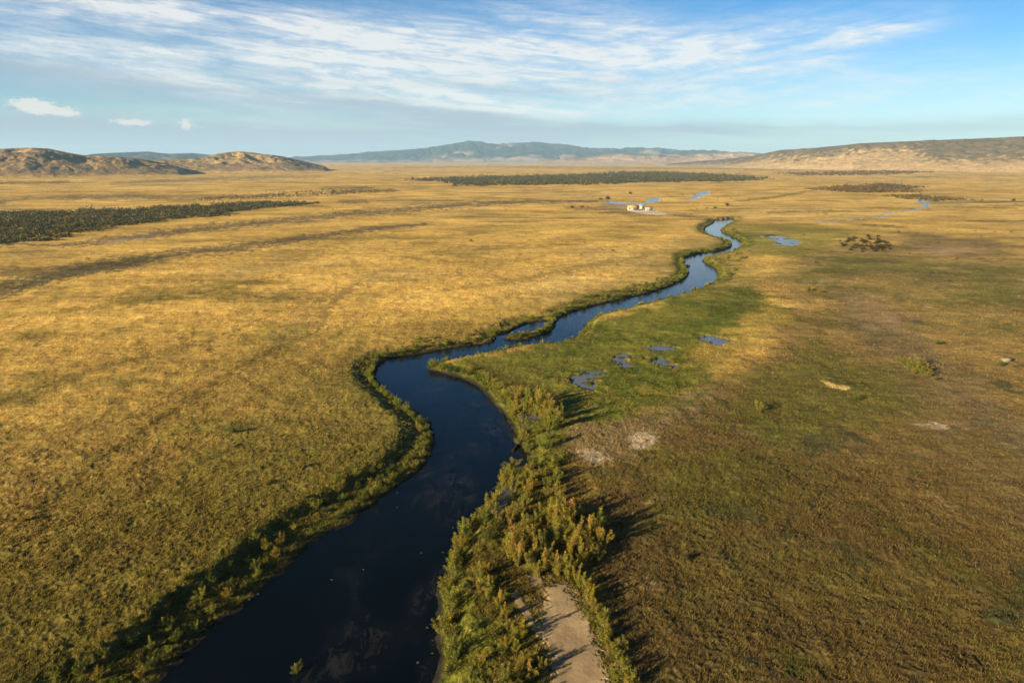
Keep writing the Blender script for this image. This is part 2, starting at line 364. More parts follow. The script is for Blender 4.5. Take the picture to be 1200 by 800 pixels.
# brown-olive plain beyond the meadow, on the river's other side
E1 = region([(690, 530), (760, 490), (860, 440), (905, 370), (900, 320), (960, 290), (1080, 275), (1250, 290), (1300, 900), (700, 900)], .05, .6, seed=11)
C = lerp(C, BROWN * (.64 + .82 * sstep(rad, 70, 260))[:, None], E1 * .78)  # plain's brown dims toward the camera, painting in the vignetting
C = lerp(C, OLIVE, E1 * sstep(q2 + q3 * .6, -.1, .45) * .45)
C = lerp(C, GREEN * .8, E1 * sstep(q1 * .9 + q2 * .7 + q3 * .4, .02, .40) * .62)
q8 = fbm(x * .6 + y * .2, y, 14, 99, 5, .65); C = lerp(C, SOIL * 1.35, E1 * sstep(q8 + q1 * .25, .30, .44) * .75); C = lerp(C, SCRUB * 1.2, E1 * sstep(fbm(x, y * .8, 10, 103, 4, .65) - q1 * .2, .27, .40) * .75)
C = lerp(C, GOLD * .8, E1 * sstep(-q2 + q3 * .4, .1, .6) * .35 * sstep(rad, 110, 260))
for pts, s, wgt, cc, sd_ in [
    ([(905, 300), (1000, 275), (1100, 300), (1190, 330), (1200, 400), (1100, 380), (1000, 330), (930, 330)], .03, .22, GREEN, 12),
    ([(880, 430), (960, 400), (1040, 430), (1100, 470), (1010, 500), (900, 520), (850, 500)], .03, .55, GREEN * .8, 13),
    ([(770, 560), (860, 520), (930, 520), (920, 580), (840, 610), (760, 620)], .035, .45, GREEN * .65, 14),
    ([(1000, 345), (1060, 370), (1110, 420), (1180, 480), (1260, 540), (1260, 600), (1150, 500), (1080, 440), (1000, 380)], .02, .6, GREYSC * .95, 15),
    ([(985, 340), (1040, 355), (1075, 390), (1020, 385)], .02, .45, PINK * .8, 16),
    ([(1070, 288), (1130, 286), (1160, 296), (1100, 300)], .012, .6, PINK, 17),
    ([(1010, 590), (1100, 640), (1200, 700), (1200, 720), (1080, 660)], .02, .4, LUSH * .55, 18),
    ([(900, 760), (940, 765), (970, 790), (930, 790)], .012, .5, LUSH * .6, 19),
    ([(860, 262), (960, 262), (1010, 275), (940, 300), (885, 300), (870, 285)], .015, .6, GREEN * 1.25, 20),
    ([(870, 240), (1000, 242), (1100, 255), (960, 258), (870, 256)], .012, .35, STRAW, 20)]:
    C = lerp(C, cc, region(pts, s, .6, seed=sd_) * wgt)
# meadow
MEADOW = [(505, 432), (560, 418), (640, 406), (680, 392), (700, 373), (770, 355), (820, 342), (880, 336), (915, 350), (925, 370), (890, 388), (862, 410), (838, 440), (800, 468), (745, 490), (690, 494), (655, 470), (610, 455), (560, 448)]
W = region(MEADOW, .022, .5, seed=23)
C = lerp(C, GREEN, W * .92); C = lerp(C, LUSH * .85, W * sstep(q2 + q3 * .9, -.1, .3) * .85); C = lerp(C, OLIVE, W * sstep(q3 + q4 * .6, .1, .5) * .4); C = lerp(C, GOLD * .75, W * sstep(q3 + q4 * .5 - q1, .12, .55) * .25)
C = lerp(C, GOLD * .9, region([(800, 410), (860, 385), (905, 352), (930, 372), (880, 420), (840, 440)], .02, .6, seed=24) * .45)
# dry rim and pale soil round the meadow's tip
for pts, s, wgt, cc, sd_ in [
    ([(655, 500), (700, 496), (760, 486), (830, 452), (845, 458), (790, 496), (740, 540), (690, 545), (668, 535), (650, 515)], .012, .7, SOIL * .85, 31),
    ([(735, 512), (752, 506), (770, 511), (762, 524), (740, 525)], .006, .95, PALE * .9, 32), ([(676, 528), (700, 526), (716, 538), (700, 544), (684, 540)], .006, .85, PALE * .85, 33),
    ([(1090, 492), (1112, 497), (1108, 503)], .003, .9, PALE, 34), ([(1085, 575), (1110, 585), (1125, 595), (1100, 592)], .006, .5, SOIL, 35), ([(1082, 358), (1095, 360), (1084, 362)], .002, .9, PALE, 36), ([(962, 446), (975, 449), (1000, 454), (990, 457), (972, 453)], .0022, .8, STRAW, 44), ([(1068, 496), (1092, 495), (1112, 501), (1098, 503)], .0025, .7, PALE * .9, 45),
    ([(905, 355), (925, 356), (935, 360), (915, 360)], .003, .7, STRAW * .9, 46), ([(790, 462), (830, 458), (842, 466), (800, 470)], .006, .5, SOIL * 1.2, 47), ([(850, 500), (890, 505), (880, 515)], .006, .35, SOIL, 48)]:
    C = lerp(C, cc, region(pts, s, .7, seed=sd_) * wgt)
# thicket floor and the sandy track
FLOOR = [(500, 433), (560, 425), (640, 455), (665, 490), (660, 560), (712, 640), (690, 660), (720, 740), (740, 860), (500, 860), (510, 760), (510, 690), (540, 620), (590, 560), (606, 515), (580, 470)]
W = region(FLOOR, .012, .4, seed=37); C = lerp(C, OLIVE * .9, W * .8); C = lerp(C, GREEN, W * sstep(q3 + q2, -.1, .4) * .7)
SANDP = [(640, 688), (652, 681), (667, 688), (681, 713), (696, 742), (708, 775), (721, 820), (725, 870), (648, 870), (643, 810), (645, 775), (638, 752), (628, 737), (635, 712)]
SANDW = np.maximum(region(SANDP, .009, .8, ns=.012, seed=38), region([(600, 695), (606, 690), (622, 715), (632, 738), (642, 760), (630, 745), (612, 720)], .004, .3, seed=39) * .8)
SANDW = np.maximum(SANDW, region([(618, 676), (632, 672), (640, 684), (624, 688)], .004, .4, seed=40) * .8)
C = lerp(C, SAND * (1 + .18 * q3[:, None]), SANDW * .95)
Z = Z0 + TUS * (1 - .97 * SANDW)
# the plain bank's streaks
for pts, wpx, wgt, cc, sd_ in [
    ([(-20, 350), (40, 332), (100, 318), (150, 310), (200, 299), (290, 289), (350, 280), (420, 270), (500, 262)], 3.4, .85, GREYSC * .8, 51),
    ([(-20, 338), (60, 322), (140, 306), (190, 302)], 4, .8, SCRUB * 1.5, 52), ([(-20, 318), (40, 318), (120, 312), (170, 312)], 3.5, .5, GREYSC * .7, 53),
    ([(0, 284), (60, 287), (110, 284), (150, 279), (200, 272.5), (250, 266), (320, 260), (400, 252), (480, 245), (560, 238.5), (640, 236), (700, 236.5)], 2.6, .85, GREYSC * .9, 54),
    ([(120, 285), (160, 278), (190, 275)], 1.6, .8, PALE * .55, 55),
    ([(0, 236), (60, 232), (130, 230), (240, 231), (330, 228)], 2.0, .7, GREYSC * .8, 56), ([(0, 214), (50, 214), (80, 212)], 1.4, .7, SCRUB * 1.5, 57), ([(130, 216), (200, 212), (290, 208), (380, 206)], 1.5, .6, GREYSC, 58),
    ([(375, 221), (440, 219.5)], 1.2, .7, SCRUB * 1.5, 59), ([(390, 226), (430, 224), (470, 224)], 1.5, .7, SCRUB, 60), ([(395, 237), (435, 236)], 1.6, .6, GREYSC * .7, 61),
    ([(410, 272), (450, 268), (485, 264)], 3, .5, GREYSC, 62), ([(860, 236), (900, 232), (930, 227), (960, 222)], .9, .8, GREEN, 63), ([(900, 250), (940, 248), (1000, 247)], 1.3, .5, GREYSC, 64),
    ([(1180, 286), (1120, 282), (1060, 270)], 1.2, .3, GREYSC, 65), ([(1010, 263), (1040, 265), (1075, 266)], 1.0, .5, SCRUB, 66),
    ([(660, 243), (700, 244), (745, 248)], 2.0, .6, GREYSC, 67), ([(700, 249), (740, 250), (790, 252), (830, 256)], 1.6, .7, GREYSC, 91), ([(712, 240), (740, 241.5), (765, 243)], .8, .8, PALE * .8, 92), ([(775, 247), (800, 250), (832, 257)], .6, .6, PALE * .7, 93), ([(600, 222), (660, 224), (700, 226)], 1.2, .4, GREYSC, 68), ([(380, 345), (360, 370), (330, 400), (290, 430)], 9, .25, GREYSC, 69),
    ([(372, 388), (300, 420), (200, 482), (130, 530), (40, 600)], 3.0, .6, OLIVE * .6, 70), ([(420, 330), (392, 352), (372, 388)], 3.5, .5, GREYSC * .8, 78), ([(0, 470), (120, 430), (240, 400), (340, 360)], 2.0, .45, OLIVE * .8, 79), ([(-20, 372), (100, 362), (220, 345), (330, 322)], 1.8, .5, OLIVE, 80),
    ([(60, 660), (140, 590), (230, 545), (330, 500)], 2.2, .4, OLIVE * .6, 81), ([(280, 440), (330, 470), (370, 480)], 3, .4, OLIVE * .7, 82), ([(430, 395), (400, 430), (395, 470), (410, 500)], 6, .5, OLIVE * .8, 83), ([(470, 300), (560, 310), (640, 300)], 2.0, .4, OLIVE, 84), ([(520, 340), (600, 330), (680, 312), (760, 300)], 3.0, .45, OLIVE, 85),
    ([(860, 560), (940, 600), (1030, 660), (1130, 740)], 2.5, .45, BROWN * .45, 86), ([(960, 540), (1060, 600), (1180, 680)], 3.0, .5, BROWN * .5, 87), ([(760, 640), (830, 700), (900, 790)], 2.5, .35, BROWN * .5, 88), ([(1040, 420), (1010, 380), (985, 345)], 3, .4, GREYSC, 89), ([(880, 520), (920, 560), (990, 580)], 5, .4, BROWN * .55, 90), ([(970, 350), (1050, 430), (1130, 520), (1200, 600)], 12, .3, GREYSC * .9, 71), ([(830, 455), (800, 475), (760, 492)], 4, .5, LUSH, 72),
    ([(460, 197), (600, 195.5), (760, 197), (900, 198)], 1.0, .45, SCRUB * 1.6, 73), ([(860, 199.5), (1000, 200), (1150, 200)], .8, .4, SCRUB * 2, 74),
    ([(-20, 416), (8, 410)], 1.6, .6, LUSH, 75), ([(260, 505), (292, 496)], 2.5, .7, LUSH * .8, 76), ([(1085, 243), (1130, 242), (1190, 244)], 1.1, .5, GREEN, 77)]:
    C = lerp(C, cc, band(pts, wpx, seed=sd_) * wgt)
# green fringe along the banks
fr = np.where(side > .5, 7.0, 5.0) * (1 + .8 * q2) + 3 * sstep(rad, 150, 400)
fringe = (1 - sstep(rd + q3 * 2.5, fr * .4, fr)) * (rd > -1)
C = lerp(C, GREEN * .9, fringe * .75)
C = lerp(C, SHADED_SEDGE, (1 - sstep(rd + q3 * 2.0, 5.2, 7.4)) * (side > .5) * (rd > -1) * (1 - sstep(rad, 62, 95)) * .85)  # lush bank sedge, its colour deepened to paint the bank's shade
C = lerp(C, OLIVE * 1.3, (1 - sstep(rd + q3 * 10, 8, 34)) * (side > .5) * (rd > 0) * .45 * (1 - sstep(rad, 250, 500)))
C = lerp(C, GREEN * 1.05, (1 - sstep(rd + q3 * 8, 5, 26)) * (side < .5) * (rd > 0) * .5 * sstep(rad, 180, 230) * (1 - sstep(rad, 420, 520)))
# wet rim
C = lerp(C, MUD, (1 - sstep(rd, .2, 1.1)) * (rad < 600)); C = lerp(C, MUD * 1.6, (1 - sstep(fw, -.5, 1.0)) * (rad < 420) * .7)
MUDSHORE = region([(186, 802), (228, 757), (300, 700), (350, 652), (340, 645), (285, 690), (215, 745), (165, 800)], .006, .5, seed=83); C = lerp(C, MUD * 1.8, MUDSHORE * .8)
C = lerp(C, SOIL * .9, region([(836, 261), (840, 256.5), (850, 255.5), (857, 257), (860, 260), (850, 262)], .002, .2, z=WL, seed=84))
C = lerp(C, np.array([.62, .53, .38]), region([(735, 247), (742, 244), (765, 244), (775, 249), (785, 251), (770, 252.5), (748, 250)], .004, .4, seed=85) * .9)
C = lerp(C, PALE * .6, region([(705, 239), (740, 241), (745, 243), (720, 242)], .003, .5, seed=86) * .7)
# tuft-scale mottling of straw and green blades
C = C * (1 + .22 * q4[:, None] + .16 * q3[:, None])
C = np.clip(C, .004, .85)
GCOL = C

m_ground, t, o = mat_new('dry_steppe')
pos = t.n.new('ShaderNodeNewGeometry').outputs['Position']
flat = t.vmul(pos, (1, 1, .3))
n_f = t.noise(flat, 2.6, 5, .7); n_m = t.noise(flat, .33, 5, .65); n_l = t.noise(t.vmul(pos, (.6, 1, 1)), .035, 6, .65); n_x = t.noise(t.vmul(pos, (.35, 1, 1)), .008, 6, .65)
k = t.m('MULTIPLY', t.ramp(n_f, .25, .75, .62, 1.34), t.ramp(n_m, .25, .75, .72, 1.26))
mp = t.n.new('ShaderNodeMapping'); t.l.new(pos, mp.inputs[0]); mp.inputs['Rotation'].default_value = (0, 0, R(35)); mp.inputs['Scale'].default_value = (.22, 1, 1)
lay = t.noise(mp.outputs[0], .9, 5, .68); lay2 = t.noise(mp.outputs[0], .16, 5, .65)
k = t.m('MULTIPLY', k, t.ramp(lay, .25, .75, .74, 1.27)); k = t.m('MULTIPLY', k, t.ramp(lay2, .28, .72, .84, 1.15))
k = t.m('MULTIPLY', k, t.ramp(n_l, .25, .75, .68, 1.26)); k = t.m('MULTIPLY', k, t.ramp(n_x, .3, .7, .80, 1.15))
base = t.attr('tint')
greener = t.mix(1.0, base, (.72, .92, .66, 1), 'MULTIPLY')
base = t.mix(t.ramp(n_m, .48, .72, 0, .8), base, greener)
spk = t.noise(flat, .85, 3, .7); base = t.mix(t.ramp(spk, .62, .76, 0, .42), base, t.mix(1.0, base, (.34, .40, .42, 1), 'MULTIPLY'))
spl = t.noise(t.vmul(pos, (.5, 1, 1)), .11, 4, .75); base = t.mix(t.ramp(spl, .60, .76, 0, .42), base, t.mix(1.0, base, (.40, .44, .42, 1), 'MULTIPLY'))
kk = t.n.new('ShaderNodeCombineColor'); [t.put(i, k) for i in kk.inputs[:3]]
base = t.mix(1.0, base, kk.outputs[0], 'MULTIPLY')
bare = t.attr('bare', out='Fac'); soft = t.mix(t.ramp(n_m, .3, .7), (.86, .84, .82, 1), (1.1, 1.1, 1.1, 1)); base = t.mix(bare, base, t.mix(1.0, t.attr('tint'), soft, 'MULTIPLY'))
b = principled(t, o, base, .95, t.m('MULTIPLY', t.m('ADD', t.m('MULTIPLY', n_f, .5), t.m('MULTIPLY', n_m, 1.1)), t.m('SUBTRACT', 1.0, t.m('MULTIPLY', bare, .75))), .6, .45, .05)
i0 = np.arange(nR - 1)[:, None] * nA + np.arange(nA)[None]; i1 = np.arange(nR - 1)[:, None] * nA + (np.arange(nA)[None] + 1) % nA
quads = np.stack([i0, i0 + nA, i1 + nA, i1], -1).reshape(-1, 4)
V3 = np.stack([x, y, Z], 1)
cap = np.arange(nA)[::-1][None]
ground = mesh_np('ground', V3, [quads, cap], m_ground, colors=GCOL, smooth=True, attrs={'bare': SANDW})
tag(ground, kind='structure')

def ground_z(Q):
    Q = np.atleast_2d(np.asarray(Q, float)); a, s = river_d(Q); return base_z(Q, a, s, flat_water(Q))
def ground_c(Q):
    """colour of the ground sheet's closest sample"""
    Q = np.atleast_2d(Q); r = np.hypot(Q[:, 0], Q[:, 1]); a = np.degrees(np.arctan2(Q[:, 0], Q[:, 1]))
    ir = np.clip(np.searchsorted(rr, r), 0, nR - 1); ia = np.clip(np.searchsorted(azs, a), 0, nA - 1)
    j = ir * nA + ia
    return GCOL[j], Z[j], rd[j], fw[j], SANDW[j]

# ------------------------------------------------------------------ water (cells of the sheet that lie under each level)
def water_mat(name, weed, rgh, chop, murk):
    m, t, o = mat_new(name); pos = t.n.new('ShaderNodeNewGeometry').outputs['Position']
    big = t.noise(t.vmul(pos, (1, .55, 1)), .12, 5, .62, .6); fine = t.noise(t.vmul(pos, (1, .5, 1)), .8, 6, .72, .8)
    wmask = t.m('MULTIPLY', t.m('MULTIPLY', t.ramp(big, .46, .66), t.ramp(fine, .42, .68)), weed)
    base = t.mix(wmask, murk, (.044, .038, .036, 1))
    b = principled(t, o, base, t.m('ADD', rgh, t.m('MULTIPLY', wmask, .35)), spec=.5)
    nz = t.n.new('ShaderNodeTexNoise'); t.l.new(pos, nz.inputs['Vector']); nz.inputs['Scale'].default_value = 4.5; nz.inputs['Detail'].default_value = 3; nz.inputs['Roughness'].default_value = .55
    nz2 = t.n.new('ShaderNodeVectorMath'); nz2.operation = 'MULTIPLY_ADD'; t.l.new(nz.outputs['Color'], nz2.inputs[0]); nz2.inputs[1].default_value = (chop, chop, 0); nz2.inputs[2].default_value = (-chop / 2, -chop / 2, 1)
    nn_ = t.n.new('ShaderNodeVectorMath'); nn_.operation = 'NORMALIZE'; t.l.new(nz2.outputs[0], nn_.inputs[0]); t.l.new(nn_.outputs[0], b.inputs['Normal'])
    b.inputs['IOR'].default_value = 1.24
    return m
m_river, m_pond = water_mat('river_water', .5, .05, .24, (.0012, .003, .005, 1)), water_mat('pond_water', .3, .16, .6, (.105, .108, .105, 1))
qx = P[quads]; qr = rd[quads].min(1); qf = fw[quads].min(1); qz = Z[quads].min(1); qrad = rad[quads].min(1)
def sheet(name, mask, z, mat):
    f = quads[mask]; u, inv = np.unique(f, return_inverse=True)
    v = np.stack([x[u], y[u], np.full(len(u), z)], 1)
    return tag(mesh_np(name, v, inv.reshape(-1, 4), mat, smooth=True), kind='structure')
ok = np.abs(np.degrees(M[quads][..., 0])).max(1) < 60
sheet('river', ok & (qr < 8) & (qz < WL + .02) & (qrad < 720), WL, m_river)
sheet('pond_water', ok & (qf < 3) & (qz < -.2) & (qr > 1.0) & (qrad < 1500), -.2, m_pond)

# ------------------------------------------------------------------ hills and mountains
def hill_mat(name):
    m, t, o = mat_new(name); pos = t.n.new('ShaderNodeNewGeometry').outputs['Position']
    n = t.noise(pos, .03, 6, .7); n2 = t.noise(pos, .12, 4, .7)
    kk = t.n.new('ShaderNodeCombineColor'); k = t.m('MULTIPLY', t.ramp(n, .25, .75, .75, 1.25), t.ramp(n2, .25, .75, .75, 1.25)); [t.put(i, k) for i in kk.inputs[:3]]
    principled(t, o, t.mix(1.0, t.attr('tint'), kk.outputs[0], 'MULTIPLY'), .95, t.m('ADD', n, t.m('MULTIPLY', n2, .25)), .6, 8.0, .05); return m
m_hill = hill_mat('hill_cover')
def ridge(name, tops, D0, D1, D2, colour, rough, nsz, naz=420, nr=110, power=1.0, seed=1, gully=.2, jag=.05):
    """tops: skyline traced on the photo; the crest stands D1 away, foot at D0, far foot at D2 (per-bearing lists allowed)"""
    ae = np.array([azel(a, b) for a, b in tops]); az = np.linspace(ae[0, 0], ae[-1, 0], naz)
    el = np.interp(az, ae[:, 0], ae[:, 1])
    def per(D):
        if np.isscalar(D): return np.full(naz, float(D))
        d = np.array(D, float); aa = np.array([azel(a, 190)[0] for a in d[:, 0]]); return np.interp(az, aa, d[:, 1])
    d0, d1, d2 = per(D0), per(D1), per(D2)
    hc = H + d1 * np.tan(np.radians(el))
    edge = np.minimum(sstep(np.arange(naz), 0, naz * .06), 1 - sstep(np.arange(naz), naz * .94, naz - 1))
    s = np.linspace(0, 1, nr)[:, None]
    r = np.where(s < .6, d0 + (d1 - d0) * s / .6, d1 + (d2 - d1) * (s - .6) / .4)
    prof = np.where(s < .6, np.power(sstep(s, 0, .6), power), 1 - sstep(s, .6, 1.0))
    X, Y = r * np.sin(np.radians(az)), r * np.cos(np.radians(az))
    Xf, Yf = X.ravel(), Y.ravel()
    n = fbm(Xf, Yf, nsz, seed, 5, .55).reshape(X.shape); rg = 1 - np.abs(fbm(Xf, Yf, nsz * .7, seed + 5, 4, .5)).reshape(X.shape) * 2
    mid = np.clip(prof, 0, 1) * (1 - np.exp(-((s - .6) / .11) ** 2)) 
    Zh = hc * np.clip(prof, 0, 1.1) + hc * rough * (n * .9 + (rg - .6) * .6) * np.maximum(mid, .12 * prof) - (2.5 + 3 * (1 - prof))
    gv = np.abs(fbm(Xf, Yf, nsz * .55, seed + 31, 3, .5)).reshape(X.shape); Zh = Zh - hc * gully * np.clip(1 - gv * 5, 0, 1) ** 1.5 * mid
    el = el + (fbm(az * 1.0, az * 0 + seed, .9, 77, 4, .55) * jag)
    Zh = np.minimum(Zh, H + r * np.tan(np.radians(el)) * 1.0 + hc * .012 * n)
    Zh = np.where((np.arange(naz) == 0) | (np.arange(naz) == naz - 1), np.minimum(Zh, 0) - 5, Zh * np.maximum(edge, .0) - 6 * (1 - edge)); Zh[0] = Zh[-1] = -8
    g = (np.arange(nr - 1)[:, None] * naz + np.arange(naz - 1)[None]); f = np.stack([g, g + 1, g + naz + 1, g + naz], -1).reshape(-1, 4)
    Cc = colour(Xf, Yf, Zh.ravel(), (Zh / np.maximum(hc, 1)).ravel(), np.broadcast_to(s, X.shape).ravel(), np.broadcast_to(az, X.shape).ravel())
    return tag(mesh_np(name, np.stack([Xf, Yf, Zh.ravel()], 1), f, m_hill, colors=np.clip(Cc, .005, .8), smooth=True), kind='structure')
TAN = np.array([.30, .195, .078]); ROCK = np.array([.17, .118, .058]); WOOD = np.array([.040, .042, .024])
def c_rocky(X, Y, Zz, hf, s, az):
    a = fbm(X, Y, 130, 201, 5, .6); b_ = fbm(X, Y, 45, 203, 4, .6); c = np.tile(TAN, (len(X), 1))
    c = lerp(c, ROCK, sstep(a + hf * .25, .0, .45) * .7); c = lerp(c, WOOD * 1.7, sstep(b_ + a * .6, .05, .42) * .75 * sstep(hf, .02, .35))
    return lerp(c, GOLD * .9, (1 - sstep(hf, .02, .14)) * .9)
def c_mesa(X, Y, Zz, hf, s, az):
    a = fbm(X, Y, 420, 211, 4, .55); b_ = fbm(X, Y, 60, 213, 4, .65); c = np.tile(np.array([.34, .235, .105]), (len(X), 1))
    def xa(p): return azel(p, 175)[0]
    reg = sstep(az, xa(1060), xa(1110)) * .30 - sstep(az, xa(965), xa(1000)) * (1 - sstep(az, xa(1055), xa(1095))) * .22 + .08
    spk = fbm(X, Y, 26, 217, 2) * .5
    wd = sstep(hf * 1.25 + a * .4 + b_ * .4 + spk + reg + (s > .6) * .6, .5, .85)
    c = lerp(c, np.array([.075, .062, .032]), wd * .85)
    return lerp(c, np.array([.44, .30, .135]), (1 - sstep(hf + b_ * .1, .04, .3)) * .7)
def c_mtn(X, Y, Zz, hf, s, az):
    a = fbm(X, Y, 1300, 221, 5, .55); b_ = fbm(X, Y, 300, 223, 4, .6); c = np.tile(np.array([.011, .022, .024]), (len(X), 1))
    c = lerp(c, np.array([.24, .19, .12]), sstep(a * .7 + b_ * .8, .16, .5) * .6)
    return lerp(c, np.array([.30, .22, .14]), (1 - sstep(hf + a * .5 + b_ * .35, .06, .34)) * .85)
def c_foot(X, Y, Zz, hf, s, az):
    a = fbm(X, Y, 500, 231, 5, .6); c = np.tile(np.array([.36, .24, .14]), (len(X), 1)); return lerp(c, np.array([.10, .085, .05]), sstep(a + hf * .4, .1, .5) * .7)
ridge('mountain', [(300, 192), (345, 184), (400, 181), (440, 178), (470, 176), (500, 173.5), (520, 171), (538, 166.5), (550, 165.5), (566, 166.5), (578, 169), (590, 168), (605, 167.5), (620, 166.3), (635, 166.5), (650, 168), (670, 170.5),
       (690, 173), (712, 174.5), (740, 173), (775, 173.5), (800, 176), (850, 177.5), (900, 180), (960, 190)], 8600, 11000, 14500, c_mtn, 1.25, 1100, 640, 150, .8, 3, .5, .16)
ridge('ridge_hill', [(60, 190), (108, 180), (130, 179), (155, 178), (175, 177.5), (185, 179), (200, 180), (225, 179), (245, 181), (290, 184), (330, 190)], 6500, 7600, 9000, lambda *a: c_mtn(*a) * .7, .3, 600, 240, 60, .8, 5)
ridge('foothill', [(620, 191), (660, 186), (690, 183), (720, 180), (745, 181.5), (790, 181), (830, 179.5), (870, 178), (910, 181), (960, 190)], 6300, 7400, 8600, c_foot, .6, 500, 300, 80, .8, 7)
ridge('valley_hill', [(770, 193), (800, 190), (840, 187), (870, 184), (900, 179), (940, 176), (990, 190)], 4200, 5000, 6000, c_mesa, .3, 300, 200, 70, .9, 8)
ridge('mesa_hill', [(838, 193), (862, 189), (880, 184), (897, 179), (915, 175.5), (940, 174), (960, 172.5), (990, 169.5), (1010, 167.5), (1040, 166.5), (1080, 164.5), (1130, 162.5), (1200, 160), (1280, 158), (1350, 160), (1420, 176)],
      [(838, 3600), (1000, 2900), (1420, 2500)], [(838, 4300), (1000, 3800), (1420, 3600)], [(838, 5200), (1000, 5200), (1420, 5200)], c_mesa, .22, 240, 520, 140, .62, 9, .09, .03)
ridge('rocky_hill', [(-160, 190), (-110, 182), (-50, 177), (0, 173.5), (30, 172), (55, 173), (80, 178), (100, 181), (125, 182.5), (150, 183.5), (175, 187), (195, 191), (225, 197)],
      [(-160, 1750), (225, 2000)], [(-160, 2200), (225, 2300)], [(-160, 3000), (225, 3000)], c_rocky, .36, 190, 420, 120, .75, 10, .08)
ridge('rocky_hill', [(140, 197), (165, 190), (185, 187), (210, 185.5), (235, 184.5), (252, 180), (265, 178), (280, 176.8), (295, 178), (315, 180.5), (330, 182.5), (350, 187), (372, 192), (392, 197)],
      [(140, 2250), (392, 2400)], [(140, 2700), (392, 2800)], [(140, 3400), (392, 3500)], c_rocky, .36, 180, 420, 120, .75, 12, .08)

# ------------------------------------------------------------------ haze
hz = mesh_np('haze', [(a * 21000, b_, c) for a in (-1, 1) for b_ in (-20500, 20500) for c in (-12, 420)],
             np.array([[0, 1, 3, 2], [4, 6, 7, 5], [0, 4, 5, 1], [2, 3, 7, 6], [0, 2, 6, 4], [1, 5, 7, 3]]))
m, t, o = mat_new('valley_air'); pv = t.n.new('ShaderNodeVolumePrincipled')
pv.inputs['Color'].default_value = (.45, .72, 1.0, 1); pv.inputs['Density'].default_value = 6e-5; pv.inputs['Anisotropy'].default_value = 0.0
t.l.new(pv.outputs[0], o.inputs['Volume']); hz.data.materials.append(m); tag(hz, kind='stuff')

# ------------------------------------------------------------------ plants
def leaf_mat(name, trans=.35, vary=True):
    m, t, o = mat_new(name)
    info = t.n.new('ShaderNodeObjectInfo').outputs['Random'] if vary else .5
    c = t.attr('tint'); warm = t.mix(1.0, c, (1.22, .98, .8, 1), 'MULTIPLY'); cool = t.mix(1.0, c, (.82, 1.0, 1.0, 1), 'MULTIPLY'); c = t.mix(info, cool, warm)
    d = t.n.new('ShaderNodeBsdfDiffuse'); tr = t.n.new('ShaderNodeBsdfTranslucent'); t.put(d.inputs[0], c); t.put(tr.inputs[0], c)
    mx = t.n.new('ShaderNodeMixShader'); mx.inputs[0].default_value = trans; t.l.new(d.outputs[0], mx.inputs[1]); t.l.new(tr.outputs[0], mx.inputs[2]); t.l.new(mx.outputs[0], o.inputs[0]); return m
m_leaf = leaf_mat('leaf'); m_blade = leaf_mat('grass_blade', .25, False)
m_bark = simple('grey_bark', (.16, .12, .08)); m_stone = simple('weathered_stone', (.20, .16, .11), .9, .35, 4.0, .6); 
m_dark = simple('dark_bark', (.06, .045, .03))

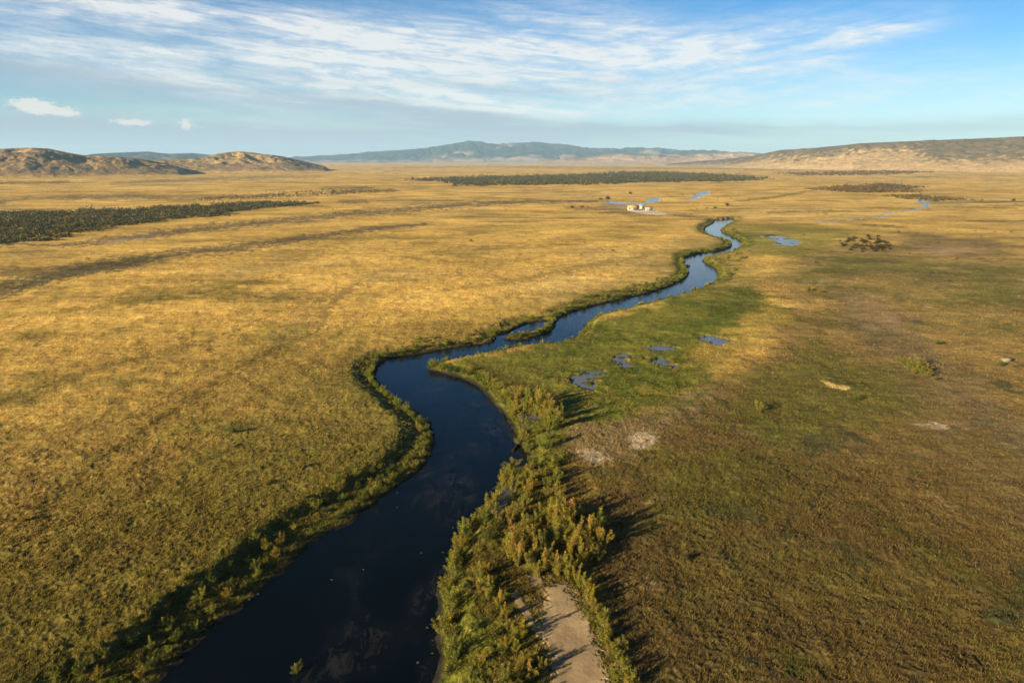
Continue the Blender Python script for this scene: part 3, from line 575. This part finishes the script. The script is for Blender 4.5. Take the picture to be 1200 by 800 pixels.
def leaves_at(pts, dirs, size, rs, per=5, spread=.12, elong=1.8):
    """leaf blades (quads) scattered about points"""
    n = len(pts) * per; p = np.repeat(pts, per, 0) + rs.normal(0, spread, (n, 3)); d = np.repeat(dirs, per, 0) + rs.normal(0, .75, (n, 3))
    d /= np.linalg.norm(d, axis=1)[:, None]; s = np.cross(d, rs.normal(0, 1, (n, 3))); s /= np.maximum(np.linalg.norm(s, axis=1)[:, None], 1e-6)
    L = size * rs.uniform(.7, 1.35, n)[:, None]; wd = L / elong * .5
    v = np.stack([p, p + d * L * .5 + s * wd, p + d * L, p + d * L * .5 - s * wd], 1).reshape(-1, 3)
    return v, np.arange(n * 4).reshape(-1, 4), p
def shrub_mesh(seed, h, rad_, nst, top, low, size=.2, upright=.75, per=7, npt=9, spire=.8):
    rs = np.random.default_rng(seed); SV, SF, LP, LD, LT = [], [], [], [], []; off = 0
    for i in range(nst):
        a = rs.uniform(0, 2 * pi); q = rad_ * math.sqrt(rs.uniform(0, 1)); b0 = np.array([cos(a), sin(a), 0]) * q * .35; hh = h * rs.uniform(.42, 1.0) * (1 - .35 * (q / rad_) ** 2)
        tp = np.array([cos(a) * q, sin(a) * q, hh]) + np.append(rs.normal(0, .08 * h, 2), 0); bend = np.array([cos(a), sin(a), 0]) * q * (1 - upright) * .6
        pts = [b0, b0 * .4 + tp * .6 * np.array([.75, .75, 1]) - bend * .0, tp]; rw = [.035 * h / 2.5, .022 * h / 2.5, .006]
        for j in range(3):
            for kk_ in range(4):
                an = kk_ * pi / 2; SV.append(pts[j] + np.array([cos(an), sin(an), 0]) * rw[j])
        for j in range(2):
            for kk_ in range(4):
                e = off + j * 4; SF.append([e + kk_, e + (kk_ + 1) % 4, e + 4 + (kk_ + 1) % 4, e + 4 + kk_])
        off += 12
        for u in np.linspace(.12, 1.0, npt):
            p = pts[0] * (1 - u) ** 2 + 2 * pts[1] * u * (1 - u) + pts[2] * u * u
            wdt = (.08 + .28 * math.sin(pi * min(1, u * .85 + .1))) * rad_ * .55
            p = p + rs.normal(0, wdt * .45, 3) * np.array([1, 1, .5]); p[2] = max(p[2], .08)
            LP.append(p); LD.append(np.array([0, 0, spire]) + np.append(rs.normal(0, .5, 2), 0)); LT.append(u * hh / h)
    LP, LD, LT = np.array(LP), np.array(LD), np.array(LT)
    v, f, p = leaves_at(LP, LD, size, rs, per, size * .75)
    tt = np.repeat(LT, per) + rs.normal(0, .12, len(p)); br = rs.uniform(.7, 1.3, len(p)); clump = np.repeat(rs.uniform(.75, 1.25, len(LP)), per)
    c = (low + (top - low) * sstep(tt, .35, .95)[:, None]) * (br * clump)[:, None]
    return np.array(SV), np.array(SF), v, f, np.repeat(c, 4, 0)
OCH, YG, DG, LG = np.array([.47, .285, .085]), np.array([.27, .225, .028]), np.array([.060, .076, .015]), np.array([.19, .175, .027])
kinds = {
    'tall ochre-tipped': [shrub_mesh(100 + i, 3.2, .85, 7, OCH, LG, .115, .95, 19, 13, 1.7) for i in range(4)],
    'tall yellow-green': [shrub_mesh(120 + i, 2.7, .9, 8, YG * 1.1, LG, .115, .95, 19, 12, 1.5) for i in range(4)],
    'bushy yellow-green': [shrub_mesh(140 + i, 1.9, 1.0, 13, YG, LG * .9, .115, .5, 13, 8) for i in range(4)],
    'low deep green': [shrub_mesh(160 + i, 1.5, 1.05, 13, LG, DG, .14, .4, 8, 7) for i in range(4)],
    'dark scrub': [shrub_mesh(180 + i, 2.4, 1.7, 13, np.array([.095, .070, .028]), np.array([.040, .034, .015]), .26, .35, 8, 7) for i in range(3)]}
PROTO = {}
def shrub(kind, loc, scale, rz, name='willow_shrub'):
    key = (kind, rnd.randrange(len(kinds[kind])))
    if key not in PROTO:
        sv, sf, v, f, c = kinds[kind][key[1]]
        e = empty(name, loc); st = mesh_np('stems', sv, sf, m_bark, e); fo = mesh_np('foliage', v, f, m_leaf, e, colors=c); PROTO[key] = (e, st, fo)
    else:
        e0, s0, f0 = PROTO[key]; e = e0.copy(); e.name = name; col.objects.link(e)
        for k_ in list(e.keys()): del e[k_]
        for ch in (s0, f0):
            c_ = ch.copy(); col.objects.link(c_); c_.parent = e
    e.location = loc; e.scale = (scale[0], scale[0], scale[1]); e.rotation_euler = (0, 0, rz); return e

ONES = ['', 'first', 'second', 'third', 'fourth', 'fifth', 'sixth', 'seventh', 'eighth', 'ninth', 'tenth', 'eleventh', 'twelfth', 'thirteenth', 'fourteenth', 'fifteenth', 'sixteenth', 'seventeenth', 'eighteenth', 'nineteenth']
TENS = ['', '', 'twenty', 'thirty', 'forty', 'fifty', 'sixty', 'seventy', 'eighty', 'ninety']
def ordinal(n):
    if n < 20: return ONES[n]
    a, b_ = divmod(n, 10)
    return (TENS[a][:-1] + 'ieth') if b_ == 0 else TENS[a] + '-' + ONES[b_]

def along(px, step_m, jit, start=0, z=0.0):
    L = catmull(gpa(px, z), 5); o = []; acc = rnd.uniform(0, step_m)
    for a, b_ in zip(L[:-1], L[1:]):
        d = np.linalg.norm(b_ - a); t_ = acc
        while t_ < d:
            p = a + (b_ - a) * t_ / d; o.append(p + np.array([rnd.gauss(0, jit), rnd.gauss(0, jit)])); t_ += step_m * rnd.uniform(.6, 1.5)
        acc = t_ - d
    return o
def bank_row(px, step_m, off0, off1, left):
    """points on a bank, off0..off1 metres inland of the traced waterline"""
    L = catmull(gpa(px, WL), 5); o = []; acc = rnd.uniform(0, step_m)
    for a, b_ in zip(L[:-1], L[1:]):
        d = np.linalg.norm(b_ - a); t_ = acc; n_ = np.array([-(b_ - a)[1], (b_ - a)[0]]) / max(d, 1e-6) * (1 if left else -1)
        while t_ < d:
            o.append(a + (b_ - a) * t_ / d + n_ * rnd.uniform(off0, off1) + np.array([rnd.gauss(0, .12), rnd.gauss(0, .12)])); t_ += step_m * rnd.uniform(.5, 1.6)
        acc = t_ - d
    return o
def fill(px, n, mind):
    L = gpa(px); lo, hi = L.min(0), L.max(0); o = []; tries = 0
    while len(o) < n and tries < n * 200:
        tries += 1; p = np.array([rnd.uniform(lo[0], hi[0]), rnd.uniform(lo[1], hi[1])])
        if inside(p[None], L)[0] and all(np.hypot(*(p - q)) > mind for q in o): o.append(p)
    return o
ROWS = []      # (points, mix of kinds, size range, group, phrase)
RBW = [(a, b_) for a, b_ in RB[1:26]]
off_r = [(a + 6 + (b_ - 430) * .012, b_ - 1) for a, b_ in RBW]
off_b = [(a + 10, b_ - 2.5) for a, b_ in RBW]
ROWS.append((bank_row(RBW[:13], 1.0, .6, 1.6, False), [('bushy yellow-green', 5), ('tall yellow-green', 2), ('low deep green', 2)], (.65, 1.05), 'shrubs along the meadow bank waterline',
             '{k} shrub on the meadow bank waterline, {o} upstream from the wide dark water'))
ROWS.append((bank_row(RBW[12:], .85, .7, 2.0, False), [('bushy yellow-green', 7), ('low deep green', 2)], (.65, 1.05), 'shrubs round the inside of the bend',
             '{k} shrub edging the inside of the bend, {o} from the narrow backwater'))
ROWS.append((fill([(590, 470), (600, 462), (622, 466), (648, 478), (664, 500), (655, 506), (636, 494), (612, 484), (600, 486)], 24, 1.0), [('tall ochre-tipped', 6), ('tall yellow-green', 2)], (1.0, 1.4),
             'tall thicket beside the meadow ponds', '{k} shrub in the thicket casting shade toward the meadow ponds, {o} counting inland'))
ROWS.append((fill([(596, 492), (640, 492), (662, 520), (655, 560), (640, 580), (612, 575), (618, 545), (606, 515)], 26, 1.3), [('bushy yellow-green', 4), ('low deep green', 4), ('tall yellow-green', 1)], (.55, .95),
             'shrubs behind the narrow backwater', '{k} shrub among the growth behind the narrow backwater, {o} counting inland'))
ROWS.append((fill([(560, 600), (590, 552), (604, 548), (640, 560), (668, 556), (662, 590), (655, 612), (600, 640), (575, 640)], 36, 1.2), [('tall yellow-green', 5), ('bushy yellow-green', 4), ('tall ochre-tipped', 2), ('low deep green', 2)], (.6, .95),
             'dense mixed thicket on the spit', '{k} shrub in the dense thicket below the backwater, {o} counting inland'))
ROWS.append((fill([(640, 605), (660, 600), (705, 620), (712, 655), (690, 668), (664, 648), (648, 626)], 26, 1.0), [('tall ochre-tipped', 4), ('tall yellow-green', 5), ('bushy yellow-green', 2)], (.85, 1.2),
             'tallest thicket facing the brown plain', '{k} shrub in the tall thicket shading the brown plain, {o} counting inland'))
ROWS.append((fill([(596, 632), (622, 632), (660, 655), (668, 680), (640, 682), (612, 672), (594, 655)], 22, .95), [('tall ochre-tipped', 5), ('tall yellow-green', 3)], (.7, 1.0),
             'ochre shrubs at the head of the sandy track', '{k} shrub at the head of the sandy track, {o} counting inland'))
ROWS.append((along([(566, 668), (578, 692), (584, 715), (594, 735), (602, 760), (616, 775), (620, 795), (590, 800), (600, 835)], .75, .5), [('tall ochre-tipped', 5), ('tall yellow-green', 3), ('bushy yellow-green', 2)], (.5, .82),
             'shrubs between the sandy track and the river', '{k} shrub between sandy track and river, {o} from the head of the track'))
ROWS.append((along([(672, 672), (686, 688), (697, 712), (709, 737), (719, 765), (730, 795), (740, 835)], .7, .35), [('bushy yellow-green', 5), ('tall yellow-green', 3), ('tall ochre-tipped', 1)], (.45, .8),
             'shrubs along the plain side of the sandy track', '{k} shrub between sandy track and brown plain, {o} from the head of the track'))
ROWS.append((fill([(530, 700), (566, 650), (590, 690), (590, 750), (600, 800), (545, 800), (525, 750)], 15, 1.6), [('low deep green', 5), ('bushy yellow-green', 3)], (.35, .6),
             'low shrubs on the spit', '{k} shrub in the open ground of the spit, {o} counting inland'))
LBW = LB[1:20]
ROWS.append((bank_row(LBW[:10], 1.5, .8, 4.0, True) + bank_row(LBW[:10], 2.2, 4.6, 6.8, True), [('bushy yellow-green', 5), ('low deep green', 4)], (.35, .7), 'shrubs on the shaded plain bank',
             '{k} shrub on the shaded plain bank, {o} upstream from the muddy shore'))
ROWS.append((bank_row(LB[9:24], .95, .6, 2.4, True), [('bushy yellow-green', 7), ('tall yellow-green', 2), ('low deep green', 2)], (.4, .78), 'shrubs round the outside of the bend',
             '{k} shrub edging the outside of the bend, {o} counting upstream'))
ROWS.append((fill([(40, 800), (200, 690), (300, 630), (380, 575), (440, 545), (490, 520), (480, 545), (420, 590), (340, 640), (240, 715), (150, 790)], 46, 1.4), [('bushy yellow-green', 6), ('low deep green', 3), ('tall ochre-tipped', 1)], (.35, .75),
             'shrubs scattered atop the plain bank', '{k} shrub in the grass above the shaded plain bank, {o} counting upstream'))
LBF, RBF = [(a - 4, b_ - 1.5) for a, b_ in LB[23:45]], [(a + 3, b_ + 1) for a, b_ in RB[25:52]]
far = bank_row(LB[23:46], 1.2, .6, 2.6, True) + bank_row(RB[25:53], 1.5, .5, 2.4, False) + bank_row(LB[23:38], 2.2, 2.6, 7.0, True) + fill([(838, 330), (842, 312), (838, 303), (855, 298), (868, 296), (876, 300), (868, 312), (856, 322), (850, 332)], 60, 2.0) + fill([(870, 290), (862, 278), (852, 272), (858, 266), (872, 276), (882, 286), (880, 296)], 40, 2.2) + bank_row(LB[36:48], 2.0, .5, 3.5, True) + along([(590, 397), (604, 391), (620, 389), (640, 385), (648, 378)], 1.6, .5) + along([(576, 400), (590, 387), (610, 380), (645, 372)], 1.8, .8)
spots = []
for pts, mix, sr, grp, ph in ROWS:
    pts = [p for p in pts if ground_z(p)[0] > WL + .12]
    pts.sort(key=lambda p: p[1]); 
    if 'head of the track' in ph and 'between' in ph: pts.sort(key=lambda p: -p[1])
    if 'backwater' in ph and 'edging' in ph: pass
    for i, p in enumerate(pts): spots.append((p, mix, sr, grp, ph, i + 1))
print('riparian shrubs', len(spots), 'far', len(far))
bag = []
for p, mix, sr, grp, ph, i in spots:
    k_ = rnd.choices([m_[0] for m_ in mix], [m_[1] for m_ in mix])[0]; s = rnd.uniform(*sr)
    bag.append((p, k_, s, grp, ph.format(k=k_, o=ordinal(i))))
bag.sort(key=lambda b_: np.hypot(*b_[0]) / b_[2])
LIM = 282
for p, k_, s, grp, lab in bag[:LIM]:
    e = shrub(k_, (p[0], p[1], ground_z(p)[0] - .05), (s * rnd.uniform(.85, 1.15), s * rnd.uniform(.9, 1.15)), rnd.uniform(0, 6.28)); tag(e, lab, 'shrub', grp)
# lone shrubs and rocks of the plain
def lone(px, py, kind, s, lab, sz=None, grp=None, name='shrub'):
    p = np.array(gp(px, py)); e = shrub(kind, (p[0], p[1], ground_z(p)[0] - .05), (s, sz or s), rnd.uniform(0, 6.28), name); tag(e, lab, 'shrub', grp); return e
lone(889, 481, 'bushy yellow-green', 1.0, 'lone yellow-green shrub throwing a short dark shadow on the brown plain')
for (a, b_, s) in ((1052, 424, .8), (1060, 427, 1.0), (1066, 433, 1.0), (1068, 428, 1.2), (1074, 434, 1.2), (1078, 430, 1.25), (1080, 438, 1.0), (1088, 441, .9), (1085, 435, 1.1), (1095, 446, .6), (1070, 438, .7)): lone(a, b_, 'bushy yellow-green', s, 'golden shrub in the clump beside the grey bare track across the brown plain', s * .9, 'golden clump beside the bare track')
lone(948, 341, 'bushy yellow-green', 1.6, 'broad shrub of the pair standing beyond the green meadow', 1.3); lone(962, 343, 'bushy yellow-green', 1.2, 'smaller shrub of the pair standing beyond the green meadow', 1.0)
lone(1098, 404, 'low deep green', .9, 'low shrub on the bare track above the golden clump'); lone(1172, 429, 'low deep green', .9, 'low dark shrub beside the pale boulder on the brown plain')
lone(1005, 468, 'low deep green', .8, 'low green shrub beside the streak of dry straw on the brown plain'); lone(806, 655, 'dark scrub', .35, 'small dark bush alone in the brown grass'); lone(680, 492, 'bushy yellow-green', .5, 'tiny yellow shrub where the meadow meets bare soil')
lone(28, 610, 'bushy yellow-green', .55, 'small shrub alone on the dim corner of the golden plain'); lone(272, 507, 'low deep green', .8, 'low green shrub alone amid the golden plain'); lone(322, 640, 'bushy yellow-green', .7, 'small yellow shrub standing off the bank on the golden plain')
lone(310, 568, 'bushy yellow-green', .6, 'yellow shrub well inland from the outside bend'); lone(352, 548, 'bushy yellow-green', .65, 'yellow shrub inland near the outside bend'); lone(346, 768, 'bushy yellow-green', .55, 'small leafy shrub standing out in the dark river').location.z = WL - .1
for px, py, s, lab in ((712, 233.5, 2.0, 'dark round bush at the end of the marsh line'), (704, 234, 1.3, 'small dark bush beside the marsh line'), (739, 227.2, 1.7, 'dark bush alone on gold grass behind the farm'),
                       (852, 241, 1.6, 'wide dark bush on gold grass past the farm'), (838, 244, 1.0, 'small brown bush on gold grass past the farm'), (1188, 235.5, 1.4, 'dark bush alone on the golden plain below the mesa'),
                       (670, 243.5, 1.2, 'low dark bush on gold grass before the farm'), (682, 243, 1.1, 'second low dark bush on gold grass before the farm'), (806, 308, .9, 'dark bush on the outer bank where the river narrows')):
    lone(px, py, 'dark scrub', s, lab, s * .8, name='dark_bush')
n_ = 0
for p in fill([(975, 286), (988, 281), (1005, 278), (1030, 277), (1036, 283), (1048, 291), (1040, 296), (1008, 295), (986, 292)], 60, 1.3):
    n_ += 1; s = rnd.uniform(.4, 1.05); e = shrub('dark scrub', (p[0], p[1], ground_z(p)[0] - .05), (s, s * .8), rnd.uniform(0, 6.28), 'dark_bush')
    tag(e, 'dark bush in the dense dark clump on the plain past the small marsh', 'bush', 'dark bush clump past the small marsh')

def scatter_mesh(name, spots_, meshes, mat, label=None):
    """many far plants as ONE object; spots_: (x, y, z, sx, sz)"""
    VV, FF, CC = [], [], []; off = 0
    for (a, b_, c_, sx, sz) in spots_:
        sv, sf, v, f, c = meshes[rnd.randrange(len(meshes))]; th = rnd.uniform(0, 6.28); cs, sn = cos(th), sin(th)
        VV.append(np.stack([(v[:, 0] * cs - v[:, 1] * sn) * sx + a, (v[:, 0] * sn + v[:, 1] * cs) * sx + b_, v[:, 2] * sz + c_], 1)); FF.append(f + off); CC.append(c * rnd.uniform(.75, 1.25)); off += len(v)
    ob = mesh_np(name, np.concatenate(VV), np.concatenate(FF), mat, colors=np.concatenate(CC)); return tag(ob, kind='stuff')
def coarse(seed, h, r_, top, low, n=46, lf=.5):
    rs = np.random.default_rng(seed); u = rs.uniform(0, 1, n); a = rs.uniform(0, 2 * pi, n); q = r_ * np.sqrt(rs.uniform(0, 1, n)) * np.sin(pi * np.clip(u * .8 + .2, 0, 1)) ** .6
    p = np.stack([np.cos(a) * q, np.sin(a) * q, u * h], 1); v, f, pp = leaves_at(p, np.tile([0, 0, .5], (n, 1)), lf * r_, rs, 1, .1, 1.4)
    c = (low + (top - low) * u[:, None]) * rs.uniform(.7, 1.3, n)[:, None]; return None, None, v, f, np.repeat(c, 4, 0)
c_yg = [coarse(300 + i, 1.25, 1.15, YG * .85, LG * .6, 170, .3) for i in range(5)] + [coarse(310 + i, 1.3, .9, LG, DG, 150, .3) for i in range(3)]
far = [p for p in far if ground_z(p)[0] > WL + .1]
near_rest = [(b_[0], b_[2]) for b_ in bag[LIM:]]
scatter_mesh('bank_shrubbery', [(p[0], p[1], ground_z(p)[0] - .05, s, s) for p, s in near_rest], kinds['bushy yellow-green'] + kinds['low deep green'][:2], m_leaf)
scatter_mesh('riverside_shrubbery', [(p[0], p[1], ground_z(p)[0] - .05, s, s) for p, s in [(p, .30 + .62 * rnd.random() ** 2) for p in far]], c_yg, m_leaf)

# far woods that read as one dark mass
c_wd = [coarse(400 + i, 1.0, .75, np.array([.135, .105, .045]), np.array([.040, .036, .018]), 26) for i in range(6)]  # crown tops coloured lighter to paint in sunlight
def wood(name, px, n, h, edge=.25):
    L = mapc(gpa(px)); G = gpa(px); lo, hi = G.min(0), G.max(0); o = []
    k = 0
    while len(o) < n and k < 60:
        k += 1; q = np.stack([rng.uniform(lo[0], hi[0], n), rng.uniform(lo[1], hi[1], n)], 1); mq = mapc(q)
        d = sdist(mq, L) + rng.uniform(-.012, .022, n) + fbm(q[:, 0], q[:, 1], 45, 91, 4) * .05 + fbm(q[:, 0], q[:, 1], 240, 92, 2) * .03
        o.extend(q[(d < 0)].tolist())
    o = np.array(o[:n]); z = ground_z(o)
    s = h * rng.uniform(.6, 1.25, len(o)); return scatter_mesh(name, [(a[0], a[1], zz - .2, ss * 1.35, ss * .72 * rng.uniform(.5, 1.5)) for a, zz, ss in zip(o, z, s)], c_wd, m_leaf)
WOODS = [
    ([(-90, 254), (0, 249), (60, 248), (130, 246.5), (190, 243.5), (250, 240.5), (330, 237), (378, 237.5), (352, 242), (300, 248), (260, 254), (200, 259), (130, 265), (90, 272), (50, 282), (0, 287), (-90, 292)], 4200, 2.3),
    ([(235, 233.5), (290, 229.5), (330, 226), (380, 223.5), (470, 222), (445, 225.5), (380, 229), (310, 233), (250, 235)], 650, 1.5),
    ([(478, 210.5), (530, 208), (640, 206.3), (700, 204), (730, 202.3), (790, 202.6), (840, 205), (905, 209), (890, 211.5), (800, 214.2), (740, 215), (690, 216.5), (620, 217.5), (545, 219), (525, 215.5), (500, 212.5)], 5200, 4.5),
    ([(955, 222), (985, 219), (1015, 218), (1035, 219), (1080, 220.5), (1075, 222.5), (1030, 225.5), (1000, 226), (965, 224)], 900, 2.6),
    ([(1000, 218.2), (1040, 216.5), (1080, 220.5), (1040, 219)], 350, 2.6), ([(905, 203.6), (980, 201.5), (1050, 200.8), (1100, 202.5), (1050, 205), (980, 206), (930, 205.5)], 900, 4.0),
    ([(1035, 229), (1075, 228), (1100, 230.5), (1135, 233), (1128, 235), (1090, 236), (1060, 233)], 500, 1.6)]
for px, n, h in WOODS: wood('scrub_forest', px, n, h)
# loose grey scrub speckled over the far plain
q = np.stack([rng.uniform(-1500, 1500, 26000), rng.uniform(260, 2300, 26000)], 1)
nn = fbm(q[:, 0] * .35, q[:, 1], 130, 95, 4, .6); keep = (nn > .17) & (np.abs(q[:, 0]) < q[:, 1] * .85) & (flat_water(q) > 2)
q = q[keep][:6500]; a_, _s = river_d(q); q = q[a_ > 6]
c_sc = [coarse(430 + i, 1.0, .8, np.array([.075, .06, .028]), np.array([.035, .03, .015]), 22) for i in range(5)]
scatter_mesh('plain_scrub', [(a[0], a[1], zz - .1, s, s * .5) for a, zz, s in zip(q, ground_z(q), .35 + 1.3 * rng.uniform(0, 1, len(q)) ** 2)], c_sc, m_leaf)

# ------------------------------------------------------------------ standing grass
def grass(name, n_in, rmin, rmax, hgt, wid, blades, sp, fade0, fade1):
    u = rng.uniform(0, 1, n_in); r = rmin + (rmax - rmin) * u; a = np.radians(rng.uniform(-42, 42, n_in)); q = np.stack([r * np.sin(a), r * np.cos(a)], 1)
    c, z, d, f, sw = ground_c(q); cl = fbm(q[:, 0], q[:, 1], 2.6, 97, 3)
    k = (d > .5) & (f > .6) & (sw < .55) & (cl + rng.normal(0, .25, n_in) > -.2) & (rng.uniform(0, 1, n_in) > sstep(r, fade0, fade1)); q, c, z, r = q[k], c[k], z[k], r[k]; n = len(q)
    N = n * blades; b0 = np.repeat(q, blades, 0); zz = np.repeat(z, blades); cc = np.repeat(c, blades, 0) * rng.uniform(.8, 1.35, N)[:, None]
    spread = rng.normal(0, sp, (N, 2)); lean = spread * .9 + rng.normal(0, sp * .7, (N, 2)) + np.array([.05, .03]); hh = hgt * rng.uniform(.5, 1.25, N) * np.repeat(rng.uniform(.6, 1.3, n), blades)
    th = rng.uniform(0, pi, N); wv = np.stack([np.cos(th), np.sin(th)], 1) * (wid * rng.uniform(.6, 1.3, N))[:, None]; b1 = b0 + spread
    v = np.zeros((N, 3, 3)); v[:, 0, :2] = b1 - wv; v[:, 1, :2] = b1 + wv; v[:, 2, :2] = b1 + lean; v[:, 0, 2] = v[:, 1, 2] = zz - .04; v[:, 2, 2] = zz + hh
    return tag(mesh_np(name, v.reshape(-1, 3), np.arange(N * 3).reshape(-1, 3), m_blade, colors=np.repeat(cc, 3, 0)), kind='stuff')
grass('grass', 95000, 36, 110, .20, .030, 6, .10, 80, 110)
grass('grass', 110000, 75, 360, .20, .065, 4, .14, 170, 360)

# ------------------------------------------------------------------ rocks, logs, drift, farm
def rock_mesh(seed, sx, sy, sz):
    rs = np.random.default_rng(seed); n, mth = 9, 6; V = []
    for i in range(1, mth):
        ph = pi * i / mth
        for j in range(n):
            th = 2 * pi * j / n; k = 1 + rs.uniform(-.22, .22); V.append((sx * sin(ph) * cos(th) * k, sy * sin(ph) * sin(th) * k, sz * (cos(ph) * k + .45)))
    top, bot = len(V), len(V) + 1; V += [(0, 0, sz * 1.4), (0, 0, -sz * .5)]
    Q = [[i * n + j, (i + 1) * n + j, (i + 1) * n + (j + 1) % n, i * n + (j + 1) % n] for i in range(mth - 2) for j in range(n)]
    Tt = [[top, j, (j + 1) % n] for j in range(n)] + [[bot, (mth - 2) * n + (j + 1) % n, (mth - 2) * n + j] for j in range(n)]
    return np.array(V), [np.array(Q), np.array(Tt)]
def rock(px, py, sx, sy, sz, lab, z=None, rz=0, name='boulder', mat=None, grp=None, lvl=0.0):
    v, f = rock_mesh(rnd.randrange(9999), sx, sy, sz); o_ = mesh_np(name, v, f, mat or m_stone); p = gp(px, py, lvl); o_.location = (p[0], p[1], ground_z(p)[0] if z is None else z); o_.rotation_euler.z = rz
    return tag(o_, lab, 'rock', grp)
rock(1180, 424, 1.1, .6, .5, 'pale boulder on the brown plain beside a low dark shrub', rz=.3); rock(1176, 423, .5, .4, .35, 'small stone beside the pale boulder on the brown plain')
drift = [(466, 594, 'pale drift scrap alone in midstream above the wide dark water'), (531, 618, 'pale drift scrap beside the thicket bank, farther from shore'), (519, 647, 'pale drift scrap in dark water off the spit'), (494, 647.5, 'grey drift scrap in dark water, farther out off the spit'),
         (501, 735, 'pale drift scrap near the spit beside the wide dark water'), (507, 750, 'larger pale drift scrap against the spit'), (507, 765, 'second larger drift scrap against the spit'), (426, 667, 'drift scrap alone in the wide dark water'),
         (389, 679, 'faint drift scrap in the wide dark water beside the shaded bank'), (466, 577, 'drift scrap close under the outside bend'), (525, 672, 'drift scrap just off the spit shrubs'), (490, 776, 'lone drift scrap off the spit in the widest water')]
m_drift = simple('drift_scum', (.06, .052, .036), .8, .3, 9.0)
for a, b_, lab in drift: o_ = rock(a, b_, rnd.uniform(.07, .17), rnd.uniform(.05, .11), .04, lab, WL, rnd.uniform(0, 3), 'drift_clump', m_drift, lvl=WL); o_['category'] = 'drift'
m_wet = simple('wet_stone', (.045, .038, .03), .6, .35, 5.0)
stones = [p for p in along([(a - rnd.uniform(1, 6), b_ - 1) for a, b_ in LB[1:9]], .8, .5, z=WL) if WL - .02 < ground_z(p)[0] < WL + .5][:22]
stones.sort(key=lambda p: p[1])
for i, p in enumerate(stones):
    s = rnd.uniform(.06, .16); v, f = rock_mesh(500 + i, s, s * .8, s * .5); o_ = mesh_np('shore_stone', v, f, m_wet); o_.location = (p[0], p[1], max(ground_z(p)[0], WL - .03)); tag(o_, 'stone on the muddy shore under the shaded bank, %s counting upstream' % ordinal(i + 1), 'stone', 'stones along the muddy shore')

def box(a, b_):
    (x0, y0, z0), (x1, y1, z1) = a, b_
    return np.array([(x0, y0, z0), (x1, y0, z0), (x1, y1, z0), (x0, y1, z0), (x0, y0, z1), (x1, y0, z1), (x1, y1, z1), (x0, y1, z1)]), np.array([[3, 2, 1, 0], [4, 5, 6, 7], [0, 1, 5, 4], [1, 2, 6, 5], [2, 3, 7, 6], [3, 0, 4, 7]])
m_white = simple('white_render', (.40, .35, .27), .8, .06, 2.0, .1); m_ochre = simple('ochre_roof', (.50, .26, .08), .8, .2); m_blue = simple('blue_sheet', (.12, .24, .36), .4, .12, .8); m_glass = simple('dark_glass', (.03, .04, .05), .15, .1); m_grey = simple('grey_boards', (.25, .22, .19), .8, .25)
def house(px, py, L_, Wd, Hh, roofm, wallm, lab, cat, rz=0, nw=3, rise=1.4, name='farmhouse'):
    p = gp(px, py); e = empty(name, (p[0], p[1], ground_z(p)[0] - .1)); e.rotation_euler.z = rz
    v, f = box((-L_ / 2, -Wd / 2, 0), (L_ / 2, Wd / 2, Hh)); gv = np.array([(-L_ / 2, 0, Hh + rise), (L_ / 2, 0, Hh + rise)])
    V = np.concatenate([v, gv]); mesh_np('wall', V, [f[[0, 2, 3, 4, 5]], np.array([[4, 7, 8], [5, 9, 6]])], wallm, e)
    ov = .35; rv = []
    for sg in (-1, 1):
        yb = sg * (Wd / 2 + ov); zb = Hh - rise * ov / (Wd / 2)
        for dz in (.02, .16): rv += [(-L_ / 2 - ov, 0, Hh + rise + dz), (L_ / 2 + ov, 0, Hh + rise + dz), (L_ / 2 + ov, yb, zb + dz), (-L_ / 2 - ov, yb, zb + dz)]
    rf = []
    for g in (0, 8): rf += [[g, g + 1, g + 2, g + 3], [g + 7, g + 6, g + 5, g + 4], [g + 3, g + 2, g + 6, g + 7], [g, g + 3, g + 7, g + 4], [g + 1, g + 5, g + 6, g + 2]]
    mesh_np('roof', rv, np.array(rf), roofm, e)
    dv, df = box((-.5, -Wd / 2 - .06, 0), (.5, -Wd / 2 + .02, 2.1)); mesh_np('door', dv, df, m_grey, e)
    for i in range(nw):
        cx = -L_ / 2 + L_ * (i + .5) / nw
        if abs(cx) < 1.2: cx += 1.9
        wv, wf = box((cx - .55, -Wd / 2 - .05, 1.0), (cx + .55, -Wd / 2 + .02, 2.1)); mesh_np('window', wv, wf, m_glass, e)
    return tag(e, lab, cat)
house(741.5, 246, 8.5, 5, 2.4, m_ochre, m_white, 'white farmhouse with ochre roof on the pale yard', 'farmhouse', .1, 4); house(752, 244.5, 3.6, 4, 2.6, m_blue, m_white, 'white shed with blue sheet roof beside the ochre-roofed farmhouse', 'shed', -.15, 2, 1.2, 'farm_shed')
house(760, 246.8, 5, 3, 1.7, m_white, m_white, 'low pale barn with white roof beyond the blue-roofed shed', 'barn', .05, 3, .8, 'barn')
